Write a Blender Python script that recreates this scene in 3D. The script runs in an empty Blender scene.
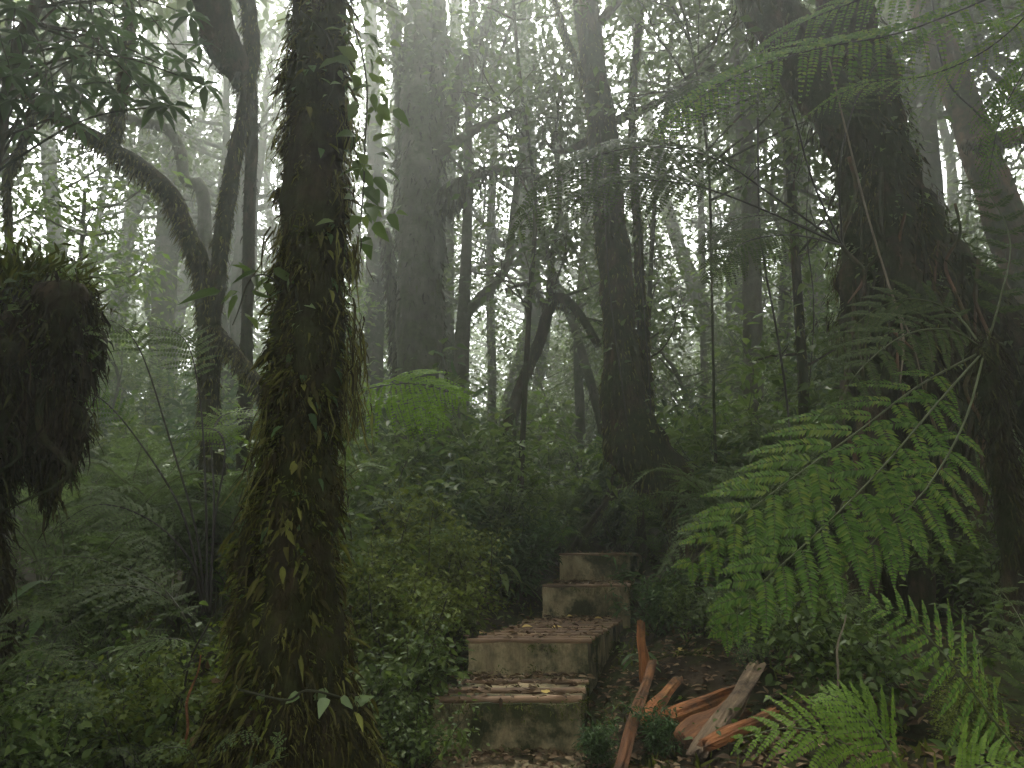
import bpy, math, random
import numpy as np
from mathutils import Vector, noise

random.seed(7)
rng = np.random.default_rng(7)
SC = bpy.context.scene
COL = SC.collection
R = math.radians
EYE = Vector((0.0, 0.0, 1.05))
F = 700.0
TH = math.atan(176 / 700.0)
CT, ST = math.cos(TH), math.sin(TH)


def at(px, py, Y):
    """world point seen at a photo pixel, at distance Y ahead"""
    u, v = (px - 512) / F, (384 - py) / F
    d = Vector((u, CT - v * ST, ST + v * CT))
    return EYE + d * (Y / d.y)


def pxw(w, py, Y):
    """metres covered by w pixels at that place"""
    v = (384 - py) / F
    return w / F * Y / (CT - v * ST)


def lerp_tab(t, tab):
    if t <= tab[0][0]: return tab[0][1]
    for (a, va), (b, vb) in zip(tab, tab[1:]):
        if t <= b: return va + (vb - va) * (t - a) / (b - a)
    return tab[-1][1]


def smooth(a, b, x):
    t = min(1, max(0, (x - a) / (b - a)))
    return t * t * (3 - 2 * t)


PATHX = [(0, -.05), (4.17, -.02), (5.03, .108), (7, .67), (8, .93), (12, 1.5), (20, 2.0), (40, 2)]
BASEZ = [(-10, -.2), (0, -.02), (4.15, .0), (5, .16), (7, .42), (8, .72), (9, .98), (14, 1.35), (20, 2.0), (45, 5.2)]


def ground(x, y, rough=True):
    c = lerp_tab(y, PATHX)
    z = lerp_tab(y, BASEZ)
    d = x - c
    if d > 0:
        bank = lerp_tab(d, [(.45, 0), (1.1, .24), (2.5, .58), (4, .85), (9, 1.6), (40, 4)])
    else:
        bank = lerp_tab(-d, [(.45, -.02), (1.1, .10), (2.4, .36), (5, .5), (40, 1.5)])
    z += bank
    if rough:
        k = smooth(.35, .9, abs(d)) if y < 8.3 else smooth(0.1, .8, abs(d))
        z += (.02 + .10 * k) * noise.noise(Vector((x * .9, y * .9, 1.7))) + (.008 + .03 * k) * noise.noise(Vector((x * 3.1, y * 3.1, 5.7)))
    return z


# ---------------------------------------------------------------- mesh buffer
class Buf:
    def __init__(self):
        self.v, self.l, self.s, self.n = [], [], [], 0

    def add(self, verts, faces):
        verts = np.asarray(verts, dtype=np.float32).reshape(-1, 3)
        self.v.append(verts)
        if isinstance(faces, np.ndarray):
            self.l.append((faces + self.n).ravel())
            self.s.append(np.full(len(faces), faces.shape[1]))
        else:
            for f in faces:
                self.l.append(np.array(f) + self.n); self.s.append(np.array([len(f)]))
        self.n += len(verts)

    def mesh(self, name, mat, smooth_=True):
        m = bpy.data.meshes.new(name)
        if self.n:
            v = np.concatenate(self.v); l = np.concatenate(self.l).astype(np.int32); s = np.concatenate(self.s).astype(np.int32)
            m.vertices.add(len(v)); m.vertices.foreach_set('co', v.ravel())
            m.loops.add(len(l)); m.loops.foreach_set('vertex_index', l)
            m.polygons.add(len(s))
            st = np.zeros(len(s), np.int32); st[1:] = np.cumsum(s)[:-1]
            m.polygons.foreach_set('loop_start', st); m.polygons.foreach_set('loop_total', s)
            m.polygons.foreach_set('use_smooth', np.full(len(s), smooth_))
            m.update(); m.validate()
        m.materials.append(mat)
        return m

    def build(self, name, mat, parent=None, smooth_=True):
        o = bpy.data.objects.new(name, self.mesh(name, mat, smooth_)); COL.objects.link(o)
        if parent is not None: o.parent = parent
        return o


def tag(o, label=None, cat=None, group=None, kind=None):
    if label: o['label'] = label
    if cat: o['category'] = cat
    if group: o['group'] = group
    if kind: o['kind'] = kind
    return o


def thing(name, label, cat, loc=(0, 0, 0), group=None):
    o = bpy.data.objects.new(name, None); COL.objects.link(o)
    o.location = loc; o.empty_display_size = .1
    return tag(o, label, cat, group)


def dup(root, loc, rotz, scale, label, group, tilt=(0, 0)):
    r = root.copy(); COL.objects.link(r)
    r.location = loc; r.rotation_euler = (tilt[0], tilt[1], rotz); r.scale = (scale,) * 3
    r['label'] = label; r['group'] = group
    for ch in list(root.children):
        c = ch.copy(); COL.objects.link(c); c.parent = r
        for g in list(ch.children):
            d = g.copy(); COL.objects.link(d); d.parent = c
    return r


# ---------------------------------------------------------------- materials
def new_mat(name):
    m = bpy.data.materials.new(name); m.use_nodes = True
    nt = m.node_tree; nt.nodes.clear()
    return m, nt, nt.nodes, nt.links


def ramp(N, stops):
    r = N.new('ShaderNodeValToRGB')
    e = r.color_ramp.elements
    e[0].position, e[0].color = stops[0][0], (*stops[0][1], 1)
    e[1].position, e[1].color = stops[-1][0], (*stops[-1][1], 1)
    for p, c in stops[1:-1]:
        k = e.new(p); k.color = (*c, 1)
    return r


def leaf_mat(name, cols, transl=.35, rough=.5, spec=.28, ns=1.6):
    m, nt, N, L = new_mat(name)
    out = N.new('ShaderNodeOutputMaterial')
    geo = N.new('ShaderNodeNewGeometry'); inf = N.new('ShaderNodeObjectInfo')
    n = N.new('ShaderNodeTexNoise'); n.inputs['Scale'].default_value = ns; n.inputs['Detail'].default_value = 3
    tc = N.new('ShaderNodeTexCoord'); L.new(tc.outputs['Object'], n.inputs['Vector'])
    a = N.new('ShaderNodeMath'); a.operation = 'MULTIPLY'; a.inputs[1].default_value = .5; L.new(geo.outputs['Random Per Island'], a.inputs[0])
    b = N.new('ShaderNodeMath'); b.operation = 'MULTIPLY_ADD'; b.inputs[1].default_value = .45; L.new(n.outputs['Fac'], b.inputs[0]); L.new(a.outputs[0], b.inputs[2])
    c = N.new('ShaderNodeMath'); c.operation = 'MULTIPLY_ADD'; c.inputs[1].default_value = .15; L.new(inf.outputs['Random'], c.inputs[0]); L.new(b.outputs[0], c.inputs[2])
    k = len(cols) - 1
    r = ramp(N, [(.15 + .7 * i / k, cc) for i, cc in enumerate(cols)])
    L.new(c.outputs[0], r.inputs[0])
    p = N.new('ShaderNodeBsdfPrincipled'); p.inputs['Roughness'].default_value = rough
    p.inputs['Specular IOR Level'].default_value = spec
    L.new(r.outputs[0], p.inputs['Base Color'])
    t = N.new('ShaderNodeBsdfTranslucent')
    h = N.new('ShaderNodeHueSaturation'); h.inputs['Saturation'].default_value = 1.15; h.inputs['Value'].default_value = 1.2
    L.new(r.outputs[0], h.inputs['Color']); L.new(h.outputs[0], t.inputs['Color'])
    mx = N.new('ShaderNodeMixShader'); mx.inputs[0].default_value = transl
    L.new(p.outputs[0], mx.inputs[1]); L.new(t.outputs[0], mx.inputs[2]); L.new(mx.outputs[0], out.inputs['Surface'])
    return m


def solid_mat(name, cols, scale=4, rough=.85, bump=.5, bscale=None, stretch=(1, 1, 1), detail=6, moss=None, moss_amt=.5, spec=.25):
    """noise coloured solid; moss: second colour laid over in patches"""
    m, nt, N, L = new_mat(name)
    out = N.new('ShaderNodeOutputMaterial'); p = N.new('ShaderNodeBsdfPrincipled')
    tc = N.new('ShaderNodeTexCoord'); mp = N.new('ShaderNodeMapping'); mp.inputs['Scale'].default_value = stretch
    L.new(tc.outputs['Object'], mp.inputs['Vector'])
    n = N.new('ShaderNodeTexNoise'); n.inputs['Scale'].default_value = scale; n.inputs['Detail'].default_value = detail; n.inputs['Roughness'].default_value = .65
    L.new(mp.outputs[0], n.inputs['Vector'])
    k = len(cols) - 1
    r = ramp(N, [(.3 + .4 * i / k, c) for i, c in enumerate(cols)])
    L.new(n.outputs['Fac'], r.inputs[0])
    col = r.outputs[0]
    if moss:
        n2 = N.new('ShaderNodeTexNoise'); n2.inputs['Scale'].default_value = 2.3; n2.inputs['Detail'].default_value = 7; n2.inputs['Roughness'].default_value = .7
        L.new(tc.outputs['Object'], n2.inputs['Vector'])
        r2 = ramp(N, [(.62 - .3 * moss_amt - .07, (0, 0, 0)), (.62 - .3 * moss_amt + .07, (1, 1, 1))])
        L.new(n2.outputs['Fac'], r2.inputs[0])
        mx = N.new('ShaderNodeMix'); mx.data_type = 'RGBA'
        L.new(r2.outputs[0], mx.inputs['Factor']); L.new(col, mx.inputs['A'])
        n3 = N.new('ShaderNodeTexNoise'); n3.inputs['Scale'].default_value = 17; n3.inputs['Detail'].default_value = 4
        L.new(tc.outputs['Object'], n3.inputs['Vector'])
        r3 = ramp(N, [(.3, tuple(x * .5 for x in moss)), (.7, moss)]); L.new(n3.outputs['Fac'], r3.inputs[0])
        L.new(r3.outputs[0], mx.inputs['B']); col = mx.outputs['Result']
    L.new(col, p.inputs['Base Color']); p.inputs['Roughness'].default_value = rough
    p.inputs['Specular IOR Level'].default_value = spec
    nb = N.new('ShaderNodeTexNoise'); nb.inputs['Scale'].default_value = bscale or scale * 3; nb.inputs['Detail'].default_value = 8; nb.inputs['Roughness'].default_value = .7
    L.new(mp.outputs[0], nb.inputs['Vector'])
    b = N.new('ShaderNodeBump'); b.inputs['Strength'].default_value = bump; b.inputs['Distance'].default_value = .03
    L.new(nb.outputs['Fac'], b.inputs['Height']); L.new(b.outputs[0], p.inputs['Normal'])
    L.new(p.outputs[0], out.inputs['Surface'])
    return m


M = {
    'bark_moss': solid_mat('mossy_bark', [(.006, .005, .003), (.024, .018, .010), (.06, .042, .022)], 11, .95, 1, 30, (1, 1, .35), moss=(.034, .038, .011), moss_amt=.42, spec=.1),
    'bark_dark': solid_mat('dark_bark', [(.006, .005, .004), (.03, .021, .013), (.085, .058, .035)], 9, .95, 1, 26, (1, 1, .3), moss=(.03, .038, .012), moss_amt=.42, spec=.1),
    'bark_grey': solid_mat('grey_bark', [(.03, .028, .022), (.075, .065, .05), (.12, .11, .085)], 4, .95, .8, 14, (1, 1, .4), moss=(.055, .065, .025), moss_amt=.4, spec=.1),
    'bark_red': solid_mat('reddish_bark', [(.03, .02, .014), (.09, .055, .035), (.16, .085, .05)], 4, .95, .8, 14, (1, 1, .4), moss=(.05, .06, .025), moss_amt=.35, spec=.1),
    'stem': solid_mat('plant_stem', [(.016, .017, .008), (.032, .032, .013)], 10, .7, .2),
    'rachis': solid_mat('fern_rachis', [(.03, .04, .012), (.06, .075, .022)], 10, .7, .1),
    'stem_dark': solid_mat('dark_stipe', [(.010, .008, .006), (.022, .016, .010)], 10, .6, .2),
    'vine': solid_mat('pale_vine', [(.09, .07, .045), (.17, .14, .10)], 10, .8, .2),
    'moss': leaf_mat('moss_strands', [(.010, .008, .004), (.02, .016, .007), (.055, .05, .015), (.13, .135, .034)], .2, .9, .05, 7),
    'moss_dark': leaf_mat('dark_moss_strands', [(.006, .005, .003), (.014, .011, .006), (.026, .023, .010), (.055, .058, .017)], .15, .9, .05, 6),
    'moss_green': leaf_mat('green_moss', [(.03, .034, .008), (.06, .07, .014), (.11, .125, .024)], .2, .9, .05, 5),
    'roots': leaf_mat('hanging_roots', [(.010, .008, .006), (.022, .016, .010), (.05, .036, .02)], .05, .9, .05),
    'leaf_far': leaf_mat('canopy_leaf', [(.035, .045, .018), (.055, .075, .026), (.085, .11, .04)], .4, .5),
    'leaf_mid': leaf_mat('shrub_leaf', [(.028, .05, .014), (.065, .10, .025), (.115, .155, .04)], .4, .5, .22),
    'mound_leaf': leaf_mat('mound_leaf', [(.045, .06, .014), (.085, .11, .022), (.13, .155, .035)], .3, .7, .1, 5),
    'leaf_bright': leaf_mat('bright_leaf', [(.06, .10, .02), (.09, .145, .028), (.13, .18, .045)], .45, .4),
    'leaf_glossy': leaf_mat('glossy_leaf', [(.025, .05, .018), (.045, .08, .025), (.07, .12, .04)], .3, .5, .2),
    'leaf_pale': leaf_mat('pale_leaf', [(.09, .13, .05), (.13, .18, .075), (.18, .23, .11)], .4, .4),
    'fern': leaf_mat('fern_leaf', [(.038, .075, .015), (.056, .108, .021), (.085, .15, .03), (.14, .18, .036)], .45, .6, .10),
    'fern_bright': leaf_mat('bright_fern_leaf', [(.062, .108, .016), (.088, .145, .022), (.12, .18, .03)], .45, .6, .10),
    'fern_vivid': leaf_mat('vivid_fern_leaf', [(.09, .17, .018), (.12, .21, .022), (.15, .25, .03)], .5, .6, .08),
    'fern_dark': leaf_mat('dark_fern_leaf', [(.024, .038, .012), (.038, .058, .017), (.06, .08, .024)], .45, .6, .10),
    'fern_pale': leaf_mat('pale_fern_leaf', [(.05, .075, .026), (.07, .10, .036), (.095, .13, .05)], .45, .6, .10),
    'litter': leaf_mat('dead_leaves', [(.025, .016, .009), (.07, .042, .022), (.13, .085, .045), (.22, .16, .095)], .1, .8, .15),
    'yellow': leaf_mat('yellow_leaf', [(.34, .22, .05), (.42, .30, .07), (.5, .38, .14)], .2, .6),
    'soil': solid_mat('forest_soil', [(.012, .009, .006), (.03, .021, .013), (.06, .042, .025)], 3, .95, 1, 25, moss=(.035, .045, .012), moss_amt=.35, spec=.1),
    'riser': solid_mat('weathered_riser', [(.10, .08, .045), (.33, .262, .145), (.48, .40, .24)], 4.5, .8, .8, 34, (1.6, 1.6, .6), moss=(.05, .055, .02), moss_amt=.33),
    'slat': solid_mat('wet_slat', [(.06, .036, .02), (.15, .09, .05), (.28, .175, .10)], 7, .6, .5, 40, (.25, 1, 1)),
    'orange': solid_mat('fresh_split_wood', [(.12, .045, .014), (.34, .125, .04), (.50, .24, .09)], 22, .75, 1, 90, (1, .07, 1), moss=(.075, .05, .03), moss_amt=.3),
    'palewood': solid_mat('weathered_wood', [(.10, .07, .045), (.22, .155, .095), (.38, .28, .18)], 26, .85, 1, 90, (1, .07, 1), moss=(.075, .05, .03), moss_amt=.3),
    'brownwood': solid_mat('wet_brown_wood', [(.06, .028, .014), (.20, .085, .035), (.38, .17, .065)], 24, .8, 1, 90, (1, .07, 1), moss=(.075, .05, .03), moss_amt=.3),
}


# ---------------------------------------------------------------- curves & tubes
def spline(pts, n):
    """Catmull-Rom through pts (k-dim rows), n samples"""
    P = np.asarray(pts, float)
    if len(P) == 2:
        t = np.linspace(0, 1, n)[:, None]; return P[0] * (1 - t) + P[1] * t
    P = np.vstack([2 * P[0] - P[1], P, 2 * P[-1] - P[-2]])
    k = len(P) - 3
    u = np.linspace(0, k - 1e-6, n); i = u.astype(int); f = (u - i)[:, None]
    a, b, c, d = P[i], P[i + 1], P[i + 2], P[i + 3]
    return .5 * (2 * b + (c - a) * f + (2 * a - 5 * b + 4 * c - d) * f ** 2 + (3 * b - a - 3 * c + d) * f ** 3)


def unit(a):
    return a / np.maximum(np.linalg.norm(a, axis=-1, keepdims=True), 1e-9)


def frames(C):
    T = unit(np.gradient(C, axis=0))
    ref = np.array([1, 0, 0.]) if abs(T[0][0]) < .8 else np.array([0, 1, 0.])
    Ns = np.zeros_like(C); n = ref - T[0] * ref.dot(T[0])
    for i in range(len(C)):
        n = n - T[i] * n.dot(T[i]); n = n / max(1e-9, np.linalg.norm(n)); Ns[i] = n
    return T, Ns, np.cross(T, Ns)


def tube(buf, pts, radii, n=12, seg=8, amp=0., freq=3., seed=0., cap=True, flute=0., wob=0.):
    C = spline([(*p, r) for p, r in zip(pts, radii)], n)
    rad = np.maximum(C[:, 3], .0008); C = C[:, :3]
    if wob:
        s = np.linspace(0, 1, n)
        C = C + wob * np.stack([np.sin(s * 9 + seed), np.cos(s * 7.3 + seed * 2), 0 * s], 1) * rad[:, None]
    T, A, B = frames(C)
    th = np.linspace(0, 2 * np.pi, seg, endpoint=False)
    d = A[:, None, :] * np.cos(th)[None, :, None] + B[:, None, :] * np.sin(th)[None, :, None]
    rr = np.repeat(rad[:, None], seg, 1)
    if flute:
        rr = rr * (1 + flute * np.sin(th * 5 + seed)[None, :] * np.linspace(1, .15, n)[:, None])
    if amp:
        for i in range(n):
            for j in range(seg):
                q = C[i] + d[i, j] * rad[i]
                rr[i, j] *= 1 + amp * (noise.noise(Vector(q * freq) + Vector((seed, seed, 0))) + .5 * noise.noise(Vector(q * freq * 2.7) + Vector((0, seed, 0))))
    V = C[:, None, :] + d * rr[:, :, None]
    i, j = np.meshgrid(np.arange(n - 1), np.arange(seg), indexing='ij')
    j2 = (j + 1) % seg
    Fq = np.stack([i * seg + j, i * seg + j2, (i + 1) * seg + j2, (i + 1) * seg + j], -1).reshape(-1, 4)
    base = buf.n
    buf.add(V.reshape(-1, 3), Fq)
    if cap:
        for row, o in ((0, -1), (n - 1, 1)):
            c = C[row] + T[row] * o * rad[row] * .3
            idx = np.arange(seg) + row * seg
            tri = np.stack([idx, np.roll(idx, -1), np.full(seg, n * seg + (0 if row == 0 else 1))], 1)
            buf.v.append(np.asarray([c], np.float32)); buf.n += 1
            if row == 0: tri = tri[:, ::-1]
            buf.l.append((tri + base).ravel()); buf.s.append(np.full(seg, 3))
    return V, d  # surface points and outward directions


def strands(buf, P, Nrm, length, width, down=1., out=.5, jit=.35):
    """hanging tapered strands, vectorised"""
    n = len(P)
    L = np.asarray(length); W = np.asarray(width)
    D = unit(np.asarray(Nrm) + rng.normal(0, jit, (n, 3)))
    side = unit(np.cross(D, rng.normal(0, 1, (n, 3))))
    g = np.array([0, 0, -1.])
    rows = []
    for s, w in ((0, .8), (.35, 1.), (.7, .7), (1, .08)):
        c = P + D * (L * out * s)[:, None] + (g + rng.normal(0, .12, (n, 3))) * (L * down * s ** 1.6)[:, None]
        rows += [c - side * (W * w * .5)[:, None], c + side * (W * w * .5)[:, None]]
    V = np.stack(rows, 1).reshape(-1, 3)
    k = (np.arange(n) * 8)[:, None]
    Fq = np.concatenate([k + np.array([a, a + 1, a + 3, a + 2]) for a in (0, 2, 4)], 0)
    buf.add(V, Fq)


def surf_sample(V, d, n, lo=0., hi=1.):
    rows, seg = V.shape[:2]
    i = (rng.uniform(lo, hi, n) * (rows - 1.01)); i0 = i.astype(int); f = (i - i0)[:, None]
    j = rng.integers(0, seg, n); j2 = (j + 1) % seg; g = rng.uniform(0, 1, n)[:, None]
    p = (V[i0, j] * (1 - f) + V[i0 + 1, j] * f) * (1 - g) + (V[i0, j2] * (1 - f) + V[i0 + 1, j2] * f) * g
    return p, unit(d[i0, j] * (1 - g) + d[i0, j2] * g)


def tufts(V, d, n, per, spread, lo=0., hi=1.):
    """surface points gathered in clumps"""
    p, nn = surf_sample(V, d, n, lo, hi)
    k = rng.integers(max(1, per // 3), per * 2, n)
    s = np.repeat(rng.uniform(.4, 1.5, n), k)
    return np.repeat(p, k, 0) + rng.normal(0, 1, (k.sum(), 3)) * spread * s[:, None] * np.array([.6, .6, 1.2]), np.repeat(nn, k, 0), s


TPL4 = (np.array([[0, 0, 0], [-.5, .45, .12], [0, 1, 0], [.5, .45, .12]]), np.array([[0, 2, 1], [0, 3, 2]]))
TPL8 = (np.array([[0, 0, 0], [-.38, .22, .10], [-.46, .48, .10], [-.2, .8, .02], [0, 1, -.06], [.2, .8, .02], [.46, .48, .10], [.38, .22, .10], [0, .45, .0]]),
        np.array([[0, 8, 2, 1], [8, 4, 3, 2], [0, 7, 6, 8], [8, 6, 5, 4]]))
TPLH = (np.array([[0, 0, 0], [-.5, .12, .06], [-.52, .38, .10], [-.26, .72, .03], [0, 1, -.08], [.26, .72, .03], [.52, .38, .10], [.5, .12, .06], [0, .35, .0]]), TPL8[1])
TPLL = (np.array([[0, 0, 0], [-.5, .3, .1], [-.42, .65, .06], [0, 1, -.12], [.42, .65, .06], [.5, .3, .1], [0, .4, 0], [0, .7, -.03]]),
        np.array([[0, 6, 1, 1], [6, 7, 2, 1], [7, 3, 2, 2], [0, 5, 6, 6], [6, 5, 4, 7], [7, 4, 3, 3]]))


def leaves(buf, P, Dir, Up, length, width, tpl=TPL8):
    """many leaves: base P, pointing Dir, face towards Up"""
    P = np.asarray(P, float); n = len(P)
    if n == 0: return
    Dir = unit(np.asarray(Dir, float)); Up = np.asarray(Up, float)
    X = unit(np.cross(Dir, Up)); Z = np.cross(X, Dir)
    L = np.broadcast_to(length, (n,))[:, None, None]; W = np.broadcast_to(width, (n,))[:, None, None]
    T, Fc = tpl
    V = P[:, None, :] + X[:, None, :] * (T[None, :, 0:1] * W) + Dir[:, None, :] * (T[None, :, 1:2] * L) + Z[:, None, :] * (T[None, :, 2:3] * L)
    k = np.arange(n)[:, None, None] * len(T)
    if Fc.shape[1] == 4 and (Fc[:, 2] == Fc[:, 3]).any():
        q = Fc[Fc[:, 2] != Fc[:, 3]]; t = Fc[Fc[:, 2] == Fc[:, 3]][:, :3]
        base = buf.n
        buf.add(V.reshape(-1, 3), (k + q).reshape(-1, 4))
        buf.l.append(((k + t).reshape(-1, 3) + base).ravel()); buf.s.append(np.full(n * len(t), 3))
    else:
        buf.add(V.reshape(-1, 3), (k + Fc).reshape(-1, Fc.shape[1]))


def leaf_cloud(buf, centers, spread, n_each, size, tpl=TPL4, droop=.3, wid=.5, flat=.6, skip=0.):
    C = np.asarray(centers, float)
    idx = np.repeat(np.arange(len(C)), n_each)
    sp = np.broadcast_to(spread, (len(C),))[idx][:, None]
    off = rng.normal(0, 1, (len(idx), 3)) * np.array([1, 1, flat])
    P = C[idx] + off * sp * .55
    D = unit(off * np.array([1, 1, .3]) + rng.normal(0, .7, P.shape)) + np.array([0, 0, -droop])
    U = np.array([0, 0, 1.]) + rng.normal(0, .45, P.shape)
    L = size * rng.uniform(.6, 1.35, len(P))
    leaves(buf, P, D, U, L, L * wid, tpl)


# ---------------------------------------------------------------- ferns
def frond_mesh(blade, stem, ctrl, plen=.24, npin=28, bare=.2, nh=(0, 0, 1), ang=62, r0=.006, cov=.8, npl=14, droop=.25, tip=.12, fill=.74, curl=0., peak=.3):
    """a bipinnate frond along ctrl (world points, base to tip); nh = way the upper face looks"""
    n = 48
    C = spline(ctrl, n)
    T, _, _ = frames(C)
    nh = np.asarray(nh, float)
    Nn = unit(nh[None, :] - T * (T @ nh)[:, None]); S = np.cross(T, Nn)
    tube(stem, C[::4] if False else C[::3], np.linspace(r0, r0 * .25, len(C[::3])), 24, 5, cap=False)
    gap = float(np.linalg.norm(np.diff(C, axis=0), axis=1).sum()) * (1 - bare) / npin
    ts = bare + (1 - bare) * (np.linspace(0, 1, npin) ** .95)
    PV, PD, PU, PL, PW = [], [], [], [], []
    for k, t in enumerate(ts[:-1]):
        q = (t - bare) / (1 - bare)
        prof = min(1, (q + .10) / (peak + .02)) ** .6 * (1 if q < peak else max(tip, ((1 - q) / (1 - peak)) ** .75))
        f = t * (n - 1); i = min(n - 2, int(f)); g = f - i
        c = C[i] * (1 - g) + C[i + 1] * g
        for sgn in (-1, 1):
            a = R(ang - 18 * q + random.uniform(-5, 5))
            d0 = S[i] * sgn * math.sin(a) + T[i] * math.cos(a) + Nn[i] * random.uniform(-.05, .12)
            Lp = plen * prof * random.uniform(.88, 1.08)
            if Lp < .01 or random.random() < .02: continue
            m = max(4, int(npl * (.35 + .65 * prof)))
            s = np.linspace(.06, 1, m)
            dr = droop * random.uniform(.7, 1.3)
            pts = c + d0[None, :] * (Lp * s)[:, None] + np.array([0, 0, -1.])[None, :] * (Lp * dr * s ** 2)[:, None] + T[i][None, :] * (Lp * .16 * s ** 2)[:, None]
            tg = unit(np.gradient(pts, axis=0))
            up = unit(Nn[i][None, :] - tg * (tg @ Nn[i])[:, None])
            sd = np.cross(tg, up)
            # midrib of the pinna
            w = max(.0006, r0 * .16)
            V = np.stack([pts - sd * w, pts + sd * w], 1).reshape(-1, 3); kk = (np.arange(m - 1) * 2)[:, None]
            stem.add(V, kk + np.array([0, 1, 3, 2]))
            wl = cov * .56 * gap * (.45 + .55 * prof) * (np.minimum(1, (1.04 - s) * 1.7)) ** .75
            wl = np.maximum(wl, .003)
            spc = Lp / m
            for sg in (-1, 1):
                dd = sd * sg * .86 + tg * .5 + up * rng.normal(-.02, .10, (m, 1))
                keep = rng.uniform(0, 1, m) > .02
                PV.append(pts[keep]); PD.append(dd[keep]); PU.append((up + rng.normal(0, .12, up.shape))[keep]); PL.append((wl * rng.uniform(.85, 1.1, m))[keep]); PW.append(np.full(m, spc * 1.35 + .001)[keep] * fill)
            PV.append(pts[-1:]); PD.append(tg[-1:]); PU.append(up[-1:]); PL.append(wl[-1:] * 1.3 + .004); PW.append(np.full(1, spc))
    leaves(blade, np.concatenate(PV), np.concatenate(PD), np.concatenate(PU), np.concatenate(PL), np.concatenate(PW), TPL8)


def fern(name, label, base, fronds, mat='fern', smat='stem', group=None, cat='fern', trunk=None, **kw):
    """fronds: list of (ctrl points, per-frond kwargs); each frond a part, its stalk a sub-part"""
    base = Vector(base)
    t = thing(name, label, cat, base, group)
    for ctrl, k in fronds:
        a = dict(kw); a.update(k)
        mt = a.pop('mat', mat); sm = a.pop('smat', smat)
        b, s = Buf(), Buf()
        frond_mesh(b, s, [Vector(c) - base for c in ctrl], **a)
        o = b.build('frond', M[mt], t); s.build('stalk', M[sm], o)
    if trunk:
        g = Vector((base.x + trunk[0], base.y + trunk[1], 0)); g.z = ground(g.x, g.y) - .1; g -= base
        b = Buf(); V, d = tube(b, [g, g * .5 + Vector((.03, .02, 0)), Vector((0, 0, -.12)), Vector((0, 0, .03))], [trunk[2] * 1.5, trunk[2], trunk[2] * .95, trunk[2] * .6], 50, 18, .25, 7, 3)
        o = b.build('trunk', M['bark_dark'], t); m = Buf(); p, nn, k = tufts(V, d, 260, 10, .02); strands(m, p, nn, .02 + .05 * k * rng.uniform(.3, 1.2, len(p)), rng.uniform(.004, .01, len(p)), .9, .5, .6); m.build('root_fibre', M['moss_dark'], o)
    return t


def radial_fern(name, label, base, n, length, rise, mat, smat='stem', group=None, seed=1, plen=.16, npin=16, npl=9, fan=(0, 360), bare=.2, droop=.3, **kw):
    rd = random.Random(seed)
    fr = []
    for i in range(n):
        a = R(fan[0] + (fan[1] - fan[0]) * (i + rd.uniform(-.3, .3)) / n)
        l = length * rd.uniform(.75, 1.15); h = rise * rd.uniform(.7, 1.2)
        dx, dy = math.cos(a), math.sin(a)
        b = Vector(base)
        c = [b, b + Vector((dx * l * .25, dy * l * .25, h * .75)), b + Vector((dx * l * .6, dy * l * .6, h)), b + Vector((dx * l, dy * l, h * .62 - l * .1))]
        fr.append((c, dict(nh=(-dx * .25, -dy * .25, 1), plen=plen * rd.uniform(.85, 1.1))))
    return fern(name, label, base, fr, mat, smat, group, npin=npin, npl=npl, bare=bare, droop=droop, **kw)


# ---------------------------------------------------------------- trees
def pix_path(rows, k=1.):
    """rows (px, py, Y, width_px) -> points, radii"""
    P = [at(x, y, Y) for x, y, Y, w in rows]
    Rr = [k * pxw(w, y, Y) / 2 for x, y, Y, w in rows]
    return P, Rr


def rooted(P, Rr, flare=1.6):
    b = P[0]; g = ground(b.x, b.y) - .12
    if b.z > g + .05:
        P = [Vector((b.x, b.y, g))] + P; Rr = [Rr[0] * flare] + Rr
    return P, Rr


def grow(buf, start, dirv, length, r, depth, tips, rd, seg=6, gnarl=.35, lift=.15):
    pts, p, d = [Vector(start)], Vector(start), Vector(dirv).normalized()
    k = 4
    for i in range(k):
        d = (d + Vector((rd.gauss(0, gnarl), rd.gauss(0, gnarl), rd.gauss(lift, gnarl * .6))) * .5).normalized()
        p = p + d * length / k; pts.append(p.copy())
    tube(buf, pts, [r * (1 - .55 * i / k) for i in range(k + 1)], 9, seg, cap=False)
    tips.append(p.copy())
    if depth > 0:
        for i in range(rd.randint(2, 3)):
            q = pts[rd.randint(2, k)]
            nd = (d + Vector((rd.gauss(0, .8), rd.gauss(0, .8), rd.gauss(.1, .5)))).normalized()
            grow(buf, q, nd, length * rd.uniform(.45, .7), r * .45, depth - 1, tips, rd, max(4, seg - 1), gnarl, lift)
            tips.append(q.copy())


ROOT_SURF = []


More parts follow.
